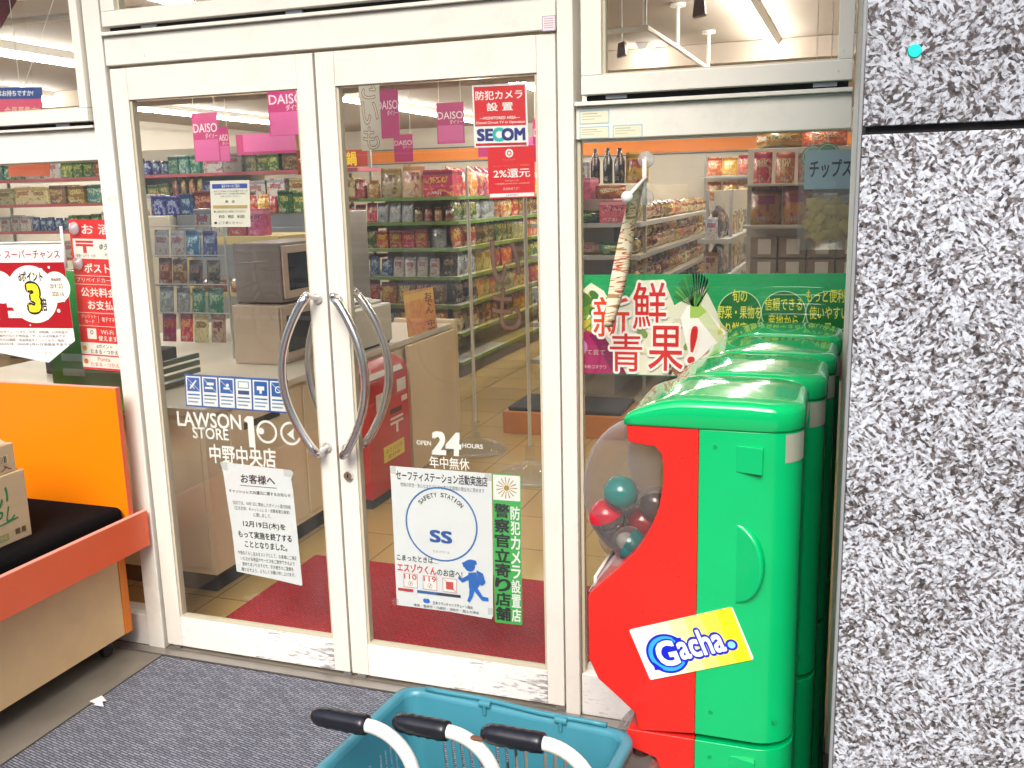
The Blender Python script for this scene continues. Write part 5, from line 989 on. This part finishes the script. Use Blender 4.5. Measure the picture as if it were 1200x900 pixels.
s.rect(.0, .815, .98, .895, ww).text('dポイント', .28, .825, .56, .85, K, bold=.02).text('たまる・つかえる', .17, .86, .72, .888, K, bold=.02).rect(.0, .905, .98, .985, ww).text('Ponta', .28, .912, .50, .938, ink('#d8602c'), bold=.02).text('たまる・つかえる', .15, .948, .72, .975, ink('#d8602c'), bold=.02)
s.circ(.07, .855, .010, ink('#e0b030')).circ(.07, .945, .010, ink('#d8702c')).done()
# --- swinging points poster (its snowman mascots are left out)
p0 = at(72, 285, y=-.03); p1 = at(0, 291, z=p0.z - .0); 
dirx = Vector((-.90, -.10, 0)).normalized(); Wd = .44; Hd = .435
o = p0 + dirx * Wd; s = Sign('swing_poster', 'white and dark red triple points poster hanging from suction cups on the side pane', 'poster', o, -dirx * Wd, (.012, 0, -Hd), mat('poster_white', (.82, .80, .76), .4), .001, outline=[(0, 0), (1, 0), (1, .81), (.72, 1.0), (.0, .88)])
dr_ = ink('#a40f1c'); s.rect(.0, .155, 1, .705, dr_).text('dポイント スーパーチャンス', .12, .05, .97, .125, dr_, bold=.02)
for k in range(26): s.circ(random.uniform(.02, .98), random.uniform(.17, .69), random.choice((.003, .005, .007)), Wt, seg=12)
s.circ(.66, .42, .105, ink('#f2ead8')).circ(.90, .36, .056, ink('#f2ead8')).circ(.36, .36, .06, ink('#f2ead8')).text('dポイント', .55, .23, .78, .31, K, bold=.05).text('3', .62, .34, .72, .56, ink('#f5e02a'), bold=.06, out=.13, om=K).text('倍', .725, .45, .785, .56, K, bold=.04)
s.text('開催期間', .86, .285, .95, .31, K, bold=.02).text('2019 12/2', .84, .335, .96, .37, K, bold=.02).text('2020 1/6', .85, .40, .96, .435, K, bold=.02).rect(.40, .47, .56, .53, Wt).rect(.40, .56, .56, .62, Wt).text('カードでも', .42, .485, .54, .515, K).text('スマホでも', .42, .575, .54, .605, K)
tiny(s, ['対象はタバコ・ハガキ、切手、印紙類、公共料金の', '収納代行などの他商品・サービスは対象外です。', '付与は期間・用途限定ポイントとなり、有効', '期間は3か月（2020年3月31日頃進呈予定です）'], .2, .98, .72, .86, ink('#55504a')); s.text('くわしくはこちら', .62, .905, .78, .925, ink('#888078')).done()
M_cup = clear('suction_cup', (.9, .9, .92), 1.7, .05, .3); M_arm = mat('white_arm', (.8, .79, .76), .35)
MB().tube([o + Vector((0, -.002, .004)), p0 + Vector((.004, -.002, .004))], .0035, 10).tube([p0 + Vector((.006, 0, .06)), p0 + Vector((.008, 0, -.09))], .005, 10).build('hanger_rod', M_arm, s.parent, smooth=True)
def cup(parent, c):
    MB().loft([[c + Vector((r * math.cos(q * math.pi / 10), -d_, r * math.sin(q * math.pi / 10))) for q in range(20)] for r, d_ in ((.024, 0), (.022, .004), (.012, .009), (.008, .016))]).build('suction_cup', M_cup, parent, smooth=True)
for z_ in (.05, -.075): cup(s.parent, Vector((p0.x + .006, .031, p0.z + z_)))
# --- curled strip banner swinging on suction cups on the fixed pane
t = thing('strip_banner', 'curled cream and brown strip banner swinging out from suction cups above the vegetable banner', 'banner', at(757, 205, y=0))
c1, c2 = at(757, 187, y=.031), at(757, 232, y=.031)
for c in (c1, c2): cup(t, c)
pv = at(757, 208, y=-.005); end = Vector((pv.x - .005, -.26, 0)); 
e2 = at(735, 231, y=-.20); pv2 = Vector((pv.x, -.005, pv.z))
MB().tube([Vector((c1.x, .01, c1.z)), Vector((c2.x, .01, c2.z - .02))], .006, 10).tube([pv2, e2], .0055, 10).ball(e2, .0165, 16, 10).build('swing_arm', M_arm, t, smooth=True)
rows = []; n = 26
bot = (at(705, 385, y=-.16), at(714, 381, y=-.06))
for k in range(n + 1):
    q = k / n; a = e2.lerp(pv2, .08).lerp(bot[0], q); b = e2.lerp(pv2, .95).lerp(bot[1], q); w_ = 1 - .6 * math.sin(math.pi / 2 * min(1, q * 1.4)); c_ = (a + b) / 2; a = c_ + (a - c_) * w_; b = c_ + (b - c_) * w_; tw = .03 * math.sin(q * 2.4) ; mid = (a + b) / 2 + Vector((tw, 0, 0)); rows.append([a + Vector((-.012 * math.sin(q * 3), 0, 0)), a.lerp(mid, .6), mid, b.lerp(mid, .6), b + Vector((.014 * math.sin(q * 2.6), 0, 0))])
m, N, L, b = nodes('strip_print'); tc = N.new('ShaderNodeTexCoord'); mp = N.new('ShaderNodeMapping'); mp.inputs['Rotation'].default_value = (.5, 0, 0); mp.inputs['Scale'].default_value = (1, 3, 16); L.new(tc.outputs['Object'], mp.inputs[0]); wv = N.new('ShaderNodeTexNoise'); wv.inputs['Scale'].default_value = 3; wv.inputs['Detail'].default_value = 3; L.new(mp.outputs[0], wv.inputs['Vector'])
r = ramp(N, [(.0, '#b08a5c'), (.36, '#eee4cc'), (.50, '#b8583c'), (.53, '#e8dabc'), (.64, '#8a5a38'), (.67, '#f0e6d2')], True); L.new(wv.outputs[0], r.inputs[0]); L.new(r.outputs[0], b.inputs['Base Color']); b.inputs['Roughness'].default_value = .4
mb = MB().loft(rows, cap=False, close=False); g = mb.build('printed_strip', m, t, smooth=True); so2 = g.modifiers.new('thickness', 'SOLIDIFY'); so2.thickness = .0006
# --- membership board behind the hopper window
a, u, v = facing((-20, 103), (49, 102), (-20, 150), .16); s = Sign('membership_board', 'blue and pink membership board hanging behind the hopper window over the services notice', 'board', a, u, v, ink('#d8506e'), .003); s.rect(0, 0, 1, .28, ink('#24468c')).text('カードはお持ちですか?', -.0, .07, .86, .21, Wt, bold=.03).text('会員募集中!', .38, .47, .96, .68, ink('#f0b8a0'), bold=.02).done()
MB().tube([a + u * .7, Vector((a.x + u.x * .7 + .25, .3, 2.748))], .0015, 5).build('string', M_rail, s.parent)
a, u, v = facing((10, 189), (58, 188), (10, 207), .3); s = Sign('shelf_card', 'orange card just under the crossbar behind the side pane', 'card', a, u, v, ink('#e07048'), .003); s.done(); MB().tube([a + u * .5, Vector((a.x + u.x * .5, a.y, 2.748))], .0015, 5).build('string', M_rail, s.parent)
# --- maker's plates on the frame
for lb, q in (('upper pale blue rimmed plate on the crossbar beside the pillar window', ((679, 130), (714, 129), (679, 146))), ('lower pale blue rimmed plate on the crossbar, under the upper plate', ((679, 149), (714, 148), (679, 163))), ('separate pale blue rimmed plate to the side of the stacked pair on the crossbar', ((718, 147), (753, 145), (718, 162)))):
    a, u, v = facing(*q, -.0006); u = Vector((u.x, 0, 0)); v = Vector((0, 0, v.z)); s = Sign('frame_plate', lb, 'sticker', a, u, v, ink('#8fb4c4'), .0005, group='plates on the crossbar'); s.rect(.03, .08, .97, .94, ink('#d8d6bc')).rect(.08, .22, .6, .28, ink('#9a9a80')).rect(.08, .42, .75, .47, ink('#a8a890')).rect(.08, .62, .5, .67, ink('#a8a890')).done()
a, u, v = facing((635, 19), (651, 18), (635, 37), -.0086); s = Sign('frame_sticker', 'tiny pink and blue rimmed sticker at the end of the header bar', 'sticker', a, (u.x, 0, 0), (0, 0, v.z), ink('#9a94b0'), .0005); s.rect(.06, .05, .94, .95, ink('#e4d6d2'))
for k in range(5): s.rect(.15, .15 + k * .15, .85, .22 + k * .15, ink('#d0a0a4' if k % 2 else '#a4a4c4'))
s.done()
# --- turquoise dot on the granite
p = at(1072, 60, y=-1.2504); tag(MB().tube([(p.x, -1.2502, p.z), (p.x, -1.2522, p.z)], [.0095, .008], 24).build('round_dot', mat('turquoise', (.0, .62, .56), .4)), 'small bright turquoise dot on the upper granite slab', 'sticker')
# stray scribble on the door post
a, u, v = facing((124, 230), (137, 229), (124, 238), -.0126); Sign('x', '', '', a, u, v, None, parent=front, panel=False).line(0, .7, .4, .2, .0012, ink('#8a9a70')).line(.3, .3, .5, .8, .0012, ink('#8a9a70')).line(.55, .2, .95, .2, .0012, ink('#8a9a70')).line(.85, .2, .8, .9, .0012, ink('#8a9a70')).done()
# ================================================================ the street the glass mirrors
boxo('road', mat('asphalt', (.05, .05, .052), .85, var=.2, vscale=3, bump=.3, bscale=90), -60, 60, -12.5, -7.35, -.3, -.12, None, 0)['kind'] = 'structure'
boxo('kerb', mat('kerb_stone', (.3, .29, .27), .8, var=.1), -60, 60, -7.345, -7.205, -.3, .002, None, .01)['kind'] = 'structure'
boxo('far_pavement', mat('far_paving', (.42, .41, .39), .8), -60, 60, -60, -12.505, -.3, .0, None, 0)['kind'] = 'structure'
b = thing('office_building', 'pale low building with shutters and window bands across the street', 'building', (0, -16, 0)); M_ob = mat('pale_render', (.66, .64, .60), .8, var=.08)
boxo('wall', M_ob, -26, 24, -22, -15, .0, 8.5, b); boxo('roof', mat('roof_grey', (.2, .2, .2), .8), -26.2, 24.2, -22.2, -14.8, 8.505, 8.8, b)
for k in range(9): boxo('window', mat('far_glass', (.05, .06, .07), .1), -25 + k * 5.4, -21.4 + k * 5.4, -14.99, -14.95, 4.2, 6.2, b)
for k in range(9):
    m = MB()
    for j in range(12): m.box(-25 + k * 5.4, -21.4 + k * 5.4, -14.99, -14.93 - .03 * (j % 2), .1 + j * .22, .29 + j * .22)
    m.build('shutter', mat('shutter_white', (.8, .8, .78), .4) if k % 3 else mat('shutter_dark', (.1, .1, .11), .4), b)
gr_ = thing('guard_rail', 'white pipe guard rail along the kerb', 'guard rail', (0, -6.95, 0)); M_pipe = mat('white_pipe', (.82, .82, .8), .3)
for z in (.29, .68, 1.08): MB().tube([(-9, -6.95, z), (.9, -6.95, z)], .024, 10).build('pipe', M_pipe, gr_, smooth=True)
for k in range(6): MB().tube([(-9 + k * 1.98, -6.95, 0), (-9 + k * 1.98, -6.95, 1.1)], .03, 10).build('post', M_pipe, gr_, smooth=True)
def bicycle(label, x, y, yaw):
    t = thing('bicycle', label, 'bicycle', (x, y, 0)); t.rotation_euler = (0, 0, 0); c, s_ = math.cos(yaw), math.sin(yaw); P_ = lambda a, b, z: Vector((x + a * c - b * s_, y + a * s_ + b * c, z)); R = .33
    M_fr = mat('bike_black', (.03, .03, .035), .3)
    for ax in (-.53, .53):
        w_ = MB().tube([P_(ax + R * math.cos(q * math.pi / 18), 0, R + .003 + R * math.sin(q * math.pi / 18)) for q in range(37)], .017, 8, cap=False).build('tyre', M_black, t, smooth=True)
        m = MB()
        for q in range(14): m.tube([P_(ax, .012 * (-1) ** q, R), P_(ax + .31 * math.cos(q * math.pi / 7), 0, R + .31 * math.sin(q * math.pi / 7))], .0015, 4)
        m.tube([P_(ax, -.04, R), P_(ax, .04, R)], .02, 8).build('spokes', M_alu, w_)
    f = MB()
    for a, b_ in (((-.53, R), (-.1, .30)), ((-.1, .30), (-.22, .75)), ((-.53, R), (-.2, .66)), ((-.1, .30), (.36, .72)), ((-.2, .62), (.36, .78)), ((.36, .70), (.53, R)), ((.34, .72), (.31, .98))): f.tube([P_(a[0], 0, a[1]), P_(b_[0], 0, b_[1])], .015, 8)
    f.build('frame', M_fr, t, smooth=True); MB().tube([P_(.20, -.28, 1.0), P_(.31, -.12, .99), P_(.31, .12, .99), P_(.20, .28, 1.0)], .012, 8).build('handlebar', M_alu, t, smooth=True)
    MB().ball(P_(-.25, 0, .80), (.12, .08, .035), 14, 8).build('saddle', M_black, t, smooth=True)
    m = MB()
    for k in range(7): m.tube([P_(.45, -.16 + k * .053, .70), P_(.73, -.16 + k * .053, .92)], .003, 4).tube([P_(.73, -.16 + k * .053, .92), P_(.76, -.16 + k * .053, .66)], .003, 4)
    m.tube([P_(.44, -.18, .93), P_(.44, .18, .93), P_(.75, .18, .93), P_(.75, -.18, .93), P_(.44, -.18, .93)], .005, 6).build('front_basket', M_fr, t)
bicycle('black bicycle with a front basket parked by the guard rail', -4.9, -6.4, .25); bicycle('black bicycle parked across the pavement opposite the keyed door', -1.2, -5.0, .05)
